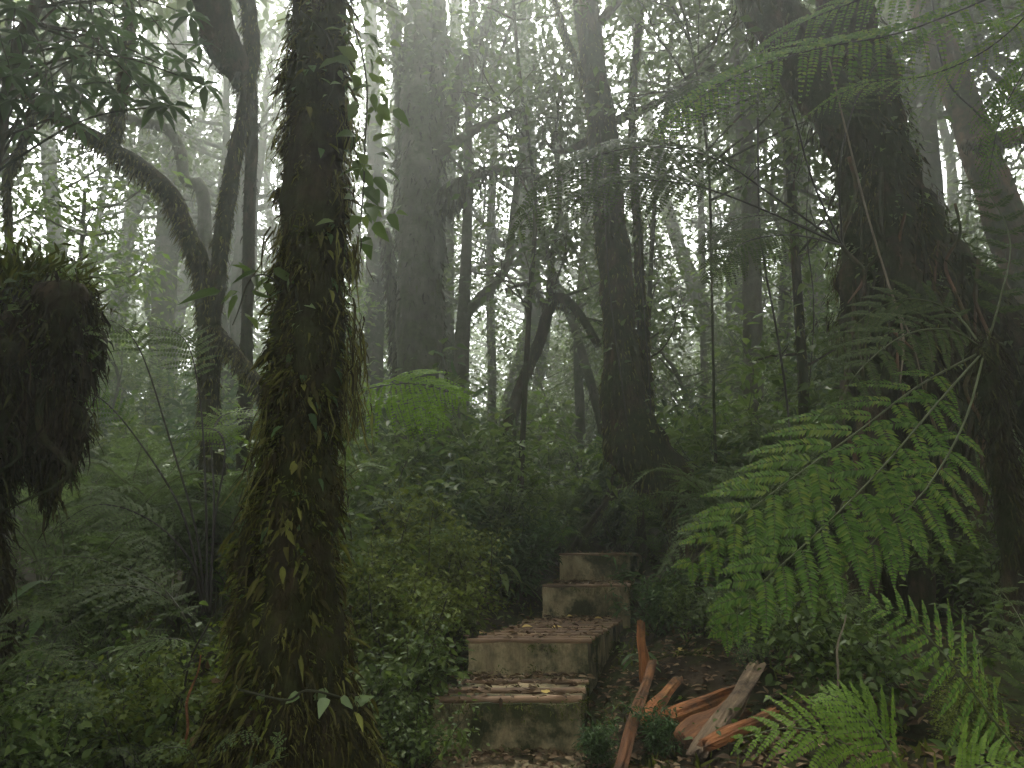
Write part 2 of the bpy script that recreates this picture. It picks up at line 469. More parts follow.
def tree(name, label, trunk, limbs=(), bark='bark_grey', leaf='leaf_far', group=None, moss=0, moss_len=.08, moss_w=.012, mossmat='moss', crown=None, seed=1, flute=.06, amp=.12, freq=2.5,
         seg=14, rings=40, flare=1.6, root=True, extra_roots=0, cat='tree', thin=.85):
    """trunk / limbs are pixel paths; crown = dict(n=limbs, t=(lo,hi), L=length, size, each, spread)"""
    rd = random.Random(seed)
    P, Rr = pix_path(trunk, thin)
    if root: P, Rr = rooted(P, Rr, flare)
    base = Vector(P[0])
    P = [p - base for p in P]
    T = thing(name, label, cat, base, group)
    ROOT_SURF.clear()
    b = Buf(); mb = Buf()
    V, d = tube(b, P, Rr, rings, seg, amp, freq, seed, flute=flute)
    surf = [(V, d, 1.)]
    tips = []
    for l in limbs:
        lp, lr = pix_path(l, thin); lp = [q - base for q in lp]
        V2, d2 = tube(b, lp, lr, max(10, 5 * len(lp)), max(6, seg - 4), amp, freq * 1.3, seed + 3)
        surf.append((V2, d2, .4)); tips.append(lp[-1])
    if extra_roots:
        for i in range(extra_roots):
            a = 2 * math.pi * (i + rd.uniform(-.3, .3)) / extra_roots
            r = Rr[0]; e = Vector((math.cos(a), math.sin(a), 0))
            q = [P[0] + Vector((0, 0, .5)) + e * r * .4, P[0] + Vector((0, 0, .28)) + e * r * 1.0, P[0] + Vector((0, 0, .12)) + e * r * 1.9]
            far = e * r * 3.6; far.z = ground(base.x + far.x, base.y + far.y) - base.z - .03
            q.append(P[0] + far)
            rb = Buf(); ROOT_SURF.append(tube(rb, q, [r * .5, r * .42, r * .3, r * .1], 30, 14, .35, 5, seed + i)); rb.build('root', M[bark], T)
    cb = Buf()
    if crown:
        n = len(P)
        C = spline(P, 40)
        for i in range(crown['n']):
            t = rd.uniform(*crown['t']); p = Vector(C[int(t * 39)])
            a = rd.uniform(0, 2 * math.pi)
            grow(b, p, (math.cos(a), math.sin(a), rd.uniform(-.1, .7)), crown['L'] * rd.uniform(.6, 1.2), max(.015, Rr[-1] * .5), crown.get('depth', 2), tips, rd)
        if tips:
            c = np.array([tuple(q) for q in tips])
            leaf_cloud(cb, c, crown.get('spread', .5), crown['each'], crown['size'], crown.get('tpl', TPL4), .35, crown.get('wid', .45))
    b.build('trunk', M[bark], T)
    if cb.n: cb.build('crown', M[leaf], T)
    if moss:
        for V2, d2, k in surf:
            p, nn = surf_sample(V2, d2, int(moss * k))
            strands(mb, p, nn, moss_len * rng.uniform(.4, 1.6, len(p)), moss_w * rng.uniform(.5, 1.6, len(p)), .9, .4)
        mb.build('moss', M[mossmat], T)
    return T


def climber(name, label, path, r, n, size, mat, smat='stem', spread=.05, group=None, tpl=TPLH, wid=.55, droop=.7, cat='vine', face=(0, -.8, .5)):
    """a stem with leaves along it; path = world points"""
    base = Vector(path[0])
    T = thing(name, label, cat, base, group)
    P = [Vector(p) - base for p in path]
    b = Buf(); tube(b, P, [r] * (len(P) - 1) + [r * .5], max(12, 6 * len(P)), 6, wob=1.5)
    b.build('stem', M[smat], T)
    if n:
        C = spline(P, 60); i = rng.integers(1, 60, n)
        off = rng.normal(0, 1, (n, 3)) * spread
        D = unit(off + rng.normal(0, .02, (n, 3))) + np.array([0, 0, -droop])
        U = np.asarray(face) + rng.normal(0, .35, (n, 3))
        L = size * rng.uniform(.6, 1.3, n)
        lb = Buf(); leaves(lb, C[i] + off, D, U, L, L * wid, tpl); lb.build('foliage', M[mat], T)
    return T


# ================================================================ SETTING
def build_floor():
    def axis(a, b, fine_a, fine_b, fs, cs):
        v = list(np.arange(a, fine_a, cs)) + list(np.arange(fine_a, fine_b, fs)) + list(np.arange(fine_b, b + .01, cs))
        return v
    xs = axis(-48, 48, -5, 5, .11, 1.4); ys = axis(-14, 56, -.5, 11, .11, 1.4)
    V = np.array([(x, y, ground(x, y)) for y in ys for x in xs])
    nx = len(xs); i, j = np.meshgrid(np.arange(len(ys) - 1), np.arange(nx - 1), indexing='ij')
    k = (i * nx + j)
    Fq = np.stack([k, k + 1, k + nx + 1, k + nx], -1).reshape(-1, 4)
    b = Buf(); b.add(V, Fq); o = b.build('forest_floor', M['soil']); tag(o, kind='structure')


build_floor()

# ---------------------------------------------------------------- steps
STEPS = [  # front Y, left x, right x, top z, bottom z, back Y, left x back, right x back
    (3.42, -.43, .37, .035, -.15, 4.20, -.42, .38),
    (4.17, -.43, .37, .300, -.05, 5.06, -.30, .51),
    (5.03, -.30, .515, .520, .10, 7.03, .27, 1.06),
    (7.00, .29, 1.12, .810, .30, 8.08, .53, 1.31),
    (8.05, .53, 1.32, 1.115, .50, 9.40, .95, 1.75),
]


def box_quad(b, pf_l, pf_r, pb_l, pb_r, z0, z1, n=10, jit=.012):
    """block with a quadrilateral plan, faces subdivided and a little uneven"""
    def pt(s, t, z):
        l = (pf_l[0] * (1 - t) + pb_l[0] * t, pf_l[1] * (1 - t) + pb_l[1] * t)
        r = (pf_r[0] * (1 - t) + pb_r[0] * t, pf_r[1] * (1 - t) + pb_r[1] * t)
        x, y = l[0] * (1 - s) + r[0] * s, l[1] * (1 - s) + r[1] * s
        v = Vector((x, y, z))
        k = noise.noise_vector(v * 5) * jit + noise.noise_vector(v * 21) * jit * .5
        return v + k
    def sheet(fn, a, c):
        V = [fn(i / a, j / c) for j in range(c + 1) for i in range(a + 1)]
        Fq = np.array([[j * (a + 1) + i, j * (a + 1) + i + 1, (j + 1) * (a + 1) + i + 1, (j + 1) * (a + 1) + i] for j in range(c) for i in range(a)])
        b.add([tuple(v) for v in V], Fq)
    h = z1 - z0
    sheet(lambda s, w: pt(s, 0, z0 + h * w), 24, n)
    sheet(lambda s, w: pt(1 - s, 1, z0 + h * w), 24, n)
    sheet(lambda t, w: pt(1, t, z0 + h * w), 30, n)
    sheet(lambda t, w: pt(0, 1 - t, z0 + h * w), 30, n)
    sheet(lambda s, t: pt(s, t, z1), 24, 30)


def slat(b, a, c, w, h, seed):
    """worn rounded board from a to c"""
    a, c = Vector(a), Vector(c); n = 16
    d = (c - a).normalized(); s = Vector((0, 0, 1)).cross(d).normalized()
    prof = [(-.5, 0), (-.5, .6), (-.38, 1), (0, 1.06), (.38, 1), (.5, .6), (.5, 0)]
    V = []
    for i in range(n + 1):
        p = a + (c - a) * i / n
        for u, v in prof:
            k = noise.noise(Vector((p.x * 3, seed * 7.1, u * 2 + v))) * .18
            V.append(tuple(p + s * (u * w * (1 + k)) + Vector((0, 0, v * h * (1 + k) + .004 * noise.noise(Vector((p.x * 5, seed, 0)))))))
    m = len(prof)
    Fs = [[i * m + j, (i + 1) * m + j, (i + 1) * m + (j + 1) % m, i * m + (j + 1) % m] for i in range(n) for j in range(m)]
    b.add(V, np.array(Fs)); b.add([V[j] for j in range(m)], [list(range(m))]); b.add([V[n * m + j] for j in range(m)], [list(range(m))[::-1]])


stair = thing('stairway', 'weathered tan forest steps with wooden slat treads climbing into the fog', 'steps', (0, 3.6, 0))
OFF = Vector((0, 3.6, 0))
for si, (yf, xl, xr, zt, zb, yb, bl, br) in enumerate(STEPS):
    b = Buf(); box_quad(b, (xl, yf - 3.6), (xr, yf - 3.6), (bl, yb - 3.6), (br, yb - 3.6), zb, zt - .018)
    st = b.build('step', M['riser'], stair)
    if si == 2: st['label'] = 'long slatted landing step with dark mossy side'
    ns = {0: 2, 1: 3, 2: 10, 3: 3, 4: 3}[si]
    for k in range(ns):
        t = (k + .12) / ns
        w = (.045 if k == 0 else random.uniform(.045, .075))
        yy = yf + (yb - yf) * t * .98 + .012
        a = (xl + (bl - xl) * t - .012 + random.uniform(-.01, .01), yy - 3.6, zt - .02)
        c = (xr + (br - xr) * t + .012 + random.uniform(-.01, .01), yy - 3.6 + random.uniform(-.015, .015), zt - .02)
        sb = Buf(); slat(sb, a, c, w, .026 if k else .03, si * 20 + k); sb.build('slat', M['slat'], st)

    mo = Buf(); pp, nn = [], []
    for q in range(260):
        e = random.random()
        if e < .3: s_, t_ = random.choice((0, 1)), random.random() ** 1.6; z_ = zt - random.random() ** 2 * .3 - .01
        elif e < .55: s_, t_ = random.random(), 0; z_ = zt - .02 - abs(random.gauss(0, .03))
        elif e < .8: s_, t_ = random.random(), 0; z_ = STEPS[si - 1][3] + abs(random.gauss(0, .03)) if si else zt - .15
        else: s_, t_ = random.random(), random.random(); z_ = zt - .005
        if noise.noise(Vector((s_ * 4 + si * 9, t_ * 5, 2 * z_))) < .02: continue
        x_ = (xl + (bl - xl) * t_) * (1 - s_) + (xr + (br - xr) * t_) * s_; y_ = yf + (yb - yf) * t_
        nv = (0, 0, 1) if e >= .8 else ((1 if s_ else -1, 0, .2) if e < .3 else (0, -1, .2))
        for w_ in range(7): pp.append((x_ + random.gauss(0, .012), y_ - 3.6 + random.gauss(0, .012), z_ + random.gauss(0, .012))); nn.append(nv)
    if pp:
        strands(mo, np.array(pp), np.array(nn, float), rng.uniform(.008, .03, len(pp)), rng.uniform(.004, .010, len(pp)), .4, .8, .6); mo.build('moss', M['moss_green'], st)


def on_steps(x, y):
    for (yf, xl, xr, zt, zb, yb, bl, br) in reversed(STEPS):
        if yf <= y <= yb:
            t = (y - yf) / (yb - yf)
            if xl + (bl - xl) * t <= x <= xr + (br - xr) * t: return zt + .008
    return None


# ---------------------------------------------------------------- leaf litter, ground cover
def scatter(n, xr, yr, fn):
    X = rng.uniform(*xr, n); Y = yr[0] + (yr[1] - yr[0]) * rng.uniform(0, 1, n) ** 1.3
    out = []
    for x, y in zip(X, Y):
        if fn(x, y): out.append((x, y))
    return out


pts = []
for x, y in scatter(1800, (.3, 2), (2.6, 5.6), lambda x, y: True):
    if on_steps(x, y) is None: pts.append((x, y, ground(x, y) + random.uniform(.004, .03)))
for x, y in scatter(5200, (-3, 3.6), (1.2, 10), lambda x, y: abs(x - lerp_tab(y, PATHX)) < 1.6 or random.random() < .35):
    z = on_steps(x, y)
    if z is not None and random.random() < .3: continue
    pts.append((x, y, (z if z is not None else ground(x, y)) + random.uniform(.004, .02)))
for si, (yf, xl, xr, zt, zb, yb, bl, br) in enumerate(STEPS):     # litter drifts against each riser
    for k in range(230 if si < 4 else 30):
        s = random.random(); t = 1 - abs(random.gauss(0, .16)) if random.random() < .6 else random.random()
        if t < 0: continue
        x = (xl + (bl - xl) * t) * (1 - s) + (xr + (br - xr) * t) * s
        pts.append((x, yf + (yb - yf - .05) * t, zt + random.uniform(.006, .022)))
P = np.array(pts); n = len(P)
lb = Buf()
D = rng.normal(0, 1, (n, 3)) * np.array([1, 1, .18]); U = np.array([0, 0, 1]) + rng.normal(0, .3, (n, 3))
L = rng.uniform(.03, .075, n)
leaves(lb, P, D, U, L, L * rng.uniform(.35, .6, n), TPL8)
tag(lb.build('leaf_litter', M['litter']), 'brown dead leaves littering the steps and the soil beside them', 'leaf litter', kind='stuff')

# low herbs and seedlings carpeting the soil
cb = Buf()
cov = scatter(5200, (-5, 6), (1.6, 12), lambda x, y: on_steps(x, y) is None and (abs(x - lerp_tab(y, PATHX)) > (.55 if y > 3.4 else .8)) and (x < 0.4 or random.random() < .5) and noise.noise(Vector((x * 1.1, y * 1.1, 4))) > -.12 and not (.3 < x < 1.5 and 2.6 < y < 5.2 and random.random() < .6))
C = np.array([(x, y, ground(x, y) + random.uniform(.01, .16)) for x, y in cov])
leaf_cloud(cb, C, .09, 7, .05, TPL8, .2, .5, .5)
tag(cb.build('ground_cover', M['leaf_mid']), 'low small-leaved herbs carpeting the dark forest soil', 'ground cover', kind='stuff')
mb = Buf()
mp = scatter(9000, (-4, 4.5), (1.5, 9), lambda x, y: on_steps(x, y) is None and noise.noise(Vector((x * 1.3, y * 1.3, 9))) > -.05)
C = np.array([(x, y, ground(x, y) + .005) for x, y in mp])
strands(mb, C, np.array([[0, 0, 1.]] * len(C)) + rng.normal(0, .4, (len(C), 3)), rng.uniform(.03, .09, len(C)), rng.uniform(.008, .02, len(C)), .1, 1.)
tag(mb.build('moss_carpet', M['moss_green']), 'short green moss growing over the soil and roots', 'moss', kind='stuff')

for i, (px, py, Y, lab) in enumerate([
        (545, 693, 4.30, 'bright yellow leaf lying on the lowest full step'),
        (557, 629, 5.75, 'yellow leaf lying mid-way on the slatted landing'),
        (527, 628, 5.8, 'tan curled leaf on the left side of the slatted landing'),
        (570, 612, 6.85, 'small yellow leaf against the foot of the third riser'),
        (482, 634, 5.3, 'yellow leaf at the left front corner of the slatted landing'),
        (683, 657, 5.0, 'round yellow leaf on the soil right of the landing'),
        (625, 765, 3.7, 'yellow leaf on the soil below the split orange wood'),
        (598, 617, 6.6, 'yellow leaf near the right edge of the landing')]):
    p = at(px, py, Y); z = on_steps(p.x, p.y); p.z = (z if z is not None else ground(p.x, p.y)) + .012
    b = Buf(); a = random.uniform(0, 6.3)
    leaves(b, [(-.04 * math.cos(a), -.04 * math.sin(a), 0)], [(math.cos(a), math.sin(a), .1)], [(0, -.3, 1)], .085, .05, TPLH)
    o = b.build('fallen_leaf', M['yellow']); o.location = p; tag(o, lab, 'leaf', 'yellow leaves fallen on and by the steps')


# ---------------------------------------------------------------- split wood beside the steps
def split_log(label, a, c, w, h, mat, seed, cat='wood', name='split_log'):
    """wedge of riven timber between two world points with ragged ends"""
    a, c = Vector(a), Vector(c); base = a.copy(); ln = (c - a).length; n = 30
    prof = []
    for j in range(22):
        th = 2 * math.pi * j / 22; prof.append((.46 * math.cos(th) * (1 + .12 * math.sin(3 * th + seed)), .44 * math.sin(th) * (1 + .15 * math.cos(2 * th + seed))))
    m = len(prof); V = []
    for i in range(n + 1):
        t = i / n; bx = noise.noise(Vector((t * 2.2, seed * 3.3, 0))) * .22 * w * (1 if seed != 2 else 1.6); k = .75 + .25 * math.sin(math.pi * min(1, t * 1.3 + .15))
        for j, (u, v) in enumerate(prof):
            q = noise.noise(Vector((u * 3 + seed, v * 3, t * ln * 2.5))) * .34 + noise.noise(Vector((u * 11 + seed, v * 11, t * ln * 2.5))) * .26
            e = 0
            if i == 0 or i == n: e = random.uniform(-.05, .14) * (1 if i else -1) * (.4 + .6 * ln)
            V.append((u * w * (k + q) + bx, t * ln + e * .5, v * h * (k + q) + bx * .5))
    Fs = np.array([[i * m + j, i * m + (j + 1) % m, (i + 1) * m + (j + 1) % m, (i + 1) * m + j] for i in range(n) for j in range(m)])
    b = Buf(); b.add(V, Fs)
    for row, s in ((0, -1), (n, 1)):
        r = [V[row * m + j] for j in range(m)]; cc = np.mean(r, 0) + np.array([0, .02 * s, 0])
        b.add(list(r) + [tuple(cc)], np.array([[j, (j + 1) % m, m] for j in range(m)]))
    o = b.build(name, M[mat], smooth_=False)
    o.location = base - Vector((0, 0, .025)); o.rotation_mode = 'QUATERNION'; o.rotation_quaternion = Vector((0, 1, 0)).rotation_difference((c - a).normalized())
    return tag(o, label, cat, 'split wood beside the steps')


def gp(px, py, Y, lift=0.):
    p = at(px, py, Y); p.z = max(ground(p.x, p.y), p.z if lift is None else ground(p.x, p.y) + lift); return p


split_log('short orange stake standing upright right of the landing', at(644, 676, 4.75), at(641, 622, 4.85), .075, .05, 'orange', 1)
split_log('long thin orange-brown rail slanting down to the foot of the steps', at(623, 757, 3.62), at(652, 660, 4.6), .07, .06, 'brownwood', 2)
split_log('short orange billet lying behind the slanting rail', at(640, 720, 4.0), at(676, 676, 4.55), .10, .07, 'orange', 3)
split_log('bright orange split log lying flat between rail and pale wood', at(667, 713, 4.0), at(733, 688, 4.35), .12, .10, 'orange', 4)
split_log('pale weathered splintered log slanting up behind the orange billets', at(703, 745, 3.5), at(757, 664, 4.2), .115, .08, 'palewood', 5)
split_log('brown rotten slab lying under the pale splintered log', at(690, 735, 3.75), at(735, 705, 4.0), .20, .10, 'brownwood', 7)
split_log('orange split log lying nearest the bright fern', at(708, 738, 3.4), at(770, 708, 3.6), .08, .07, 'orange', 6)

# ================================================================ NEAR TREES
def left_tree():
    rows = [(296, 800, 2.8, 200), (293, 755, 2.8, 160), (291, 690, 2.8, 126), (291, 600, 2.8, 100), (296, 510, 2.8, 86), (305, 430, 2.8, 74), (310, 350, 2.8, 70),
            (313, 250, 2.8, 66), (316, 100, 2.8, 60), (320, 0, 2.8, 56), (328, -150, 2.8, 54), (338, -330, 2.8, 50), (345, -420, 2.8, 48)]
    t = tree('mossy_tree', 'thick dark trunk shaggy with moss rising left of the steps, nearest the camera', rows, bark='bark_moss', leaf='leaf_mid', moss=0, amp=.20, freq=6, seg=48, rings=120, seed=3, flare=1.35, flute=.16, thin=.93,
             crown=dict(n=7, t=(.9, 1), L=1.6, size=.13, each=42, spread=.5, depth=2, wid=.42))
    P, Rr = pix_path(rows); base = t.location
    P = [p - base for p in P]
    b = Buf(); V, d = tube(Buf(), P, [r * .93 for r in Rr], 120, 48, .20, 6, 3, flute=.16)
    for lo, hi, n in ((0, .16, 420), (.1, .9, 1100)):
        p, nn, k = tufts(V, d, n, 16, .022, lo, hi)
        strands(b, p, nn, (.014 + .028 * k ** 2) * rng.uniform(.5, 1.4, len(p)), .004 + .008 * rng.uniform(0, 1, len(p)) ** 2, .75, .6, .8)
    for V3, d3 in ROOT_SURF:
        p, nn, k = tufts(V3, d3, 60, 16, .025); strands(b, p, nn, .03 * k + .015, .005 + .01 * rng.uniform(0, 1, len(p)), .5, .7, .5)
    b.build('moss', M['moss'], t)
    g = Buf(); p, nn = surf_sample(V, d, 2600, 0, .5)
    sel = nn[:, 0] < -.1; p, nn = p[sel], nn[sel]
    strands(g, p, nn, rng.uniform(.02, .06, len(p)), rng.uniform(.006, .016, len(p)), .3, .9)
    # olive cushions scattered on the right face too
    p, nn = surf_sample(V, d, 130, .02, .9)
    pp = np.repeat(p, 26, 0) + rng.normal(0, .022, (len(p) * 26, 3)); nr = np.repeat(nn, 26, 0)
    strands(g, pp, nr, rng.uniform(.015, .05, len(pp)), rng.uniform(.006, .014, len(pp)), .4, .8)
    g.build('moss_cushion', M['moss_green'], t)
    h = Buf()
    for px, py in ((262, 430), (272, 400), (258, 470), (355, 370), (358, 330), (352, 250), (282, 130), (350, 120), (285, 60), (268, 520), (280, 240), (345, 180), (355, 400), (250, 540)):
        c = at(px, py, 2.72) - base
        c = Vector((c.x * .9 + c.y * 0, c.y, c.z)); m = 60
        strands(h, np.array(c) + rng.normal(0, 1, (m, 3)) * np.array([.025, .05, .05]), np.array([[1 if px > 310 else -1, -.6, 0]] * m, float), rng.uniform(.06, .2, m), rng.uniform(.006, .014, m), 1.2, .25)
    h.build('moss_beard', M['moss'], t)
    # flat fern-like scales and small leaves rooted in the moss
    f = Buf(); p, nn = surf_sample(V, d, 160, .1, .85)
    leaves(f, p, nn * .6 + np.array([0, 0, -1.]) + rng.normal(0, .3, p.shape), nn + np.array([0, 0, .5]), rng.uniform(.03, .085, len(p)), rng.uniform(.015, .034, len(p)), TPLH)
    q = Buf(); p, nn, k = tufts(V, d, 170, 4, .03, .03, .9)
    leaves(q, p, nn * .7 + np.array([0, 0, -1.]) + rng.normal(0, .35, p.shape), nn + np.array([0, 0, .6]) + rng.normal(0, .3, p.shape), rng.uniform(.04, .12, len(p)), rng.uniform(.012, .03, len(p)), TPL8)
    q.build('dead_foliage', M['moss'], t)
    f.build('epiphyte_foliage', M['leaf_glossy'], t)
    return t


left_tree()
LT = 2.66
for nm, lab, pts, n, size, mat, spread in (
        ('climbing_vine', 'leafy vine hanging down the right side of the thick mossy trunk', [(352, 20), (362, 60), (368, 100), (366, 150), (362, 190), (358, 240)], 80, .085, 'leaf_mid', .055),
        ('climbing_vine', 'vine with broad pale leaves clinging half-way up the front of the thick mossy trunk', [(300, 330), (297, 300), (300, 280), (296, 262)], 7, .06, 'leaf_pale', .018),
        ('climbing_vine', 'pale heart-leaved creeper at the foot of the thick mossy trunk', [(238, 690), (285, 700), (310, 690), (345, 700), (352, 712)], 11, .06, 'leaf_pale', .02),
        ('climbing_vine', 'small-leaved creeper at the top of the thick mossy trunk', [(300, 10), (330, 40), (335, 75), (322, 110)], 9, .045, 'leaf_pale', .03),
        ('climbing_vine', 'long-leaved epiphyte jutting left from the thick mossy trunk', [(280, 285), (262, 275), (245, 290), (232, 325)], 14, .14, 'leaf_mid', .03)):
    depth = LT if 'foot' not in lab else 2.52
    climber(nm, lab, [at(x, y, depth if x < 345 else 2.70) for x, y in pts], .004, n, size, mat, 'stem', spread, 'vines on the thick mossy trunk', wid=.5 if 'long' not in lab else .22)


def right_tree():
    Y = 4.9
    rows = [(930, 440, Y, 80), (918, 390, Y, 110), (902, 330, Y, 118), (888, 250, Y, 104), (876, 170, Y, 80), (862, 80, Y, 68), (842, 0, Y, 62), (818, -140, Y, 56), (790, -300, Y, 50), (770, -420, Y, 46)]
    t = tree('stilt_root_tree', 'massive dark leaning tree on stilt roots right of the steps', rows,
             limbs=[[(872, 175, Y, 62), (835, 110, Y, 58), (790, 40, Y, 60), (745, -40, 4.8, 56), (690, -140, 4.7, 48), (640, -260, 4.6, 36)],
                    [(884, 195, Y, 44), (928, 250, Y, 62), (982, 318, 4.85, 72), (1038, 398, 4.8, 78), (1092, 510, 4.8, 84), (1135, 640, 4.8, 110)]],
             bark='bark_dark', leaf='leaf_mid', amp=.26, freq=4.5, seg=48, rings=110, seed=11, root=False, flute=.13,
             crown=dict(n=9, t=(.78, 1), L=2.2, size=.14, each=46, spread=.6, depth=2))
    base = t.location
    roots = [((885, 350), (868, 470), (858, 640), 34), ((905, 390), (900, 500), (893, 650), 30), ((925, 400), (935, 500), (942, 660), 34), ((945, 380), (965, 490), (985, 640), 30),
             ((965, 350), (1000, 460), (1035, 620), 28), ((870, 330), (842, 450), (822, 600), 24), ((915, 380), (918, 500), (925, 645), 22)]
    for i, (a, c, e, w) in enumerate(roots):
        yy = [Y - .05, Y - .12 + .1 * (i % 3), Y - .2 + .2 * (i % 3)]
        p = [at(*q, y) for q, y in zip((a, c, e), yy)]
        p[2].z = ground(p[2].x, p[2].y) - .06
        b = Buf(); r = pxw(w, 450, Y) / 2
        V, d = tube(b, [q - base for q in p], [r * 1.35, r * .9, r * 1.1], 34, 14, .28, 5, i)
        o = b.build('stilt_root', M['bark_dark'], t)
        m = Buf(); p2, nn = surf_sample(V, d, 260); strands(m, p2, nn, rng.uniform(.02, .07, 260), rng.uniform(.006, .014, 260), 1, .3)
        m.build('moss', M['moss_dark'], o)
    m = Buf()
    for l, k in ((rows, 3600), ([(884, 195, Y, 40), (928, 250, Y, 56), (982, 318, 4.85, 64), (1038, 398, 4.8, 70)], 2200), ([(872, 175, Y, 62), (835, 110, Y, 60), (790, 40, Y, 62), (745, -40, 4.8, 58)], 1100)):
        P, Rr = pix_path(l); V, d = tube(Buf(), [p - base for p in P], Rr, 60, 24, .22, 3.5, 11)
        p, nn = surf_sample(V, d, k); strands(m, p, nn, rng.uniform(.03, .11, k), rng.uniform(.008, .02, k), 1, .35)
    m.build('moss', M['moss_dark'], t)
    for i in range(26):
        px = random.uniform(845, 985); py = random.uniform(150, 340) + max(0, px - 900) * .6; l = random.uniform(90, 260)
        a = at(px, py, Y - .34 - .1 * random.random())
        q = [a]
        for k in range(1, 6): q.append(at(px + random.uniform(-7, 7) + k * random.uniform(-3, 4), py + l * k / 5, Y - .36 - .05 * k * random.random()))
        rb = Buf(); r = random.uniform(.006, .016); tube(rb, [c - base for c in q], [r] * 5 + [r * .4], 26, 6, .3, 9, i); rb.build('aerial_root', M['bark_dark' if i % 3 else 'bark_red'], t)
    e = Buf()
    P, Rr = pix_path([(884, 195, Y, 40), (928, 250, Y, 58), (982, 318, 4.85, 66), (1038, 398, 4.8, 72)]); V, d = tube(Buf(), [p - base for p in P], Rr, 30, 20)
    p, nn = surf_sample(V, d, 420)
    leaves(e, p, nn + rng.normal(0, .5, p.shape) + np.array([0, 0, -.3]), nn + np.array([0, 0, 1.]), rng.uniform(.05, .12, 420), rng.uniform(.02, .05, 420), TPL8)
    e.build('epiphyte_foliage', M['fern_dark'], t)
    P, Rr = pix_path(rows, .86); V, d = tube(Buf(), [p - base for p in P], Rr, 60, 24, .26, 4.5, 11)
    e = Buf(); p, nn, k = tufts(V, d, 120, 7, .05, .1, .6); leaves(e, p, nn + rng.normal(0, .5, p.shape) + np.array([0, 0, -.8]), nn + np.array([0, 0, .8]), rng.uniform(.03, .08, len(p)), rng.uniform(.015, .04, len(p)), TPLH); e.build('creeper_foliage', M['leaf_mid'], t)
    e = Buf(); p, nn, k = tufts(V, d, 300, 16, .035, 0, .6); strands(e, p, nn, .02 + .05 * k * rng.uniform(.4, 1.2, len(p)), rng.uniform(.005, .014, len(p)), .9, .5, .7); e.build('moss_cushion', M['moss'], t)


right_tree()
tree('leaning_tree', 'reddish-brown leaning trunk behind the massive stilt-root tree at the right edge',
     [(1045, 330, 8, 52), (1012, 240, 8, 46), (985, 165, 8, 40), (958, 90, 8, 36), (930, 20, 8, 34), (895, -90, 8, 30), (860, -250, 8, 26)], bark='bark_red', moss=900, mossmat='moss_dark', moss_len=.09,
     limbs=[[(965, 145, 7.6, 14), (1000, 138, 7.2, 18), (1060, 128, 7, 20)]], crown=dict(n=6, t=(.7, 1), L=2, size=.13, each=40, spread=.55), seed=5)

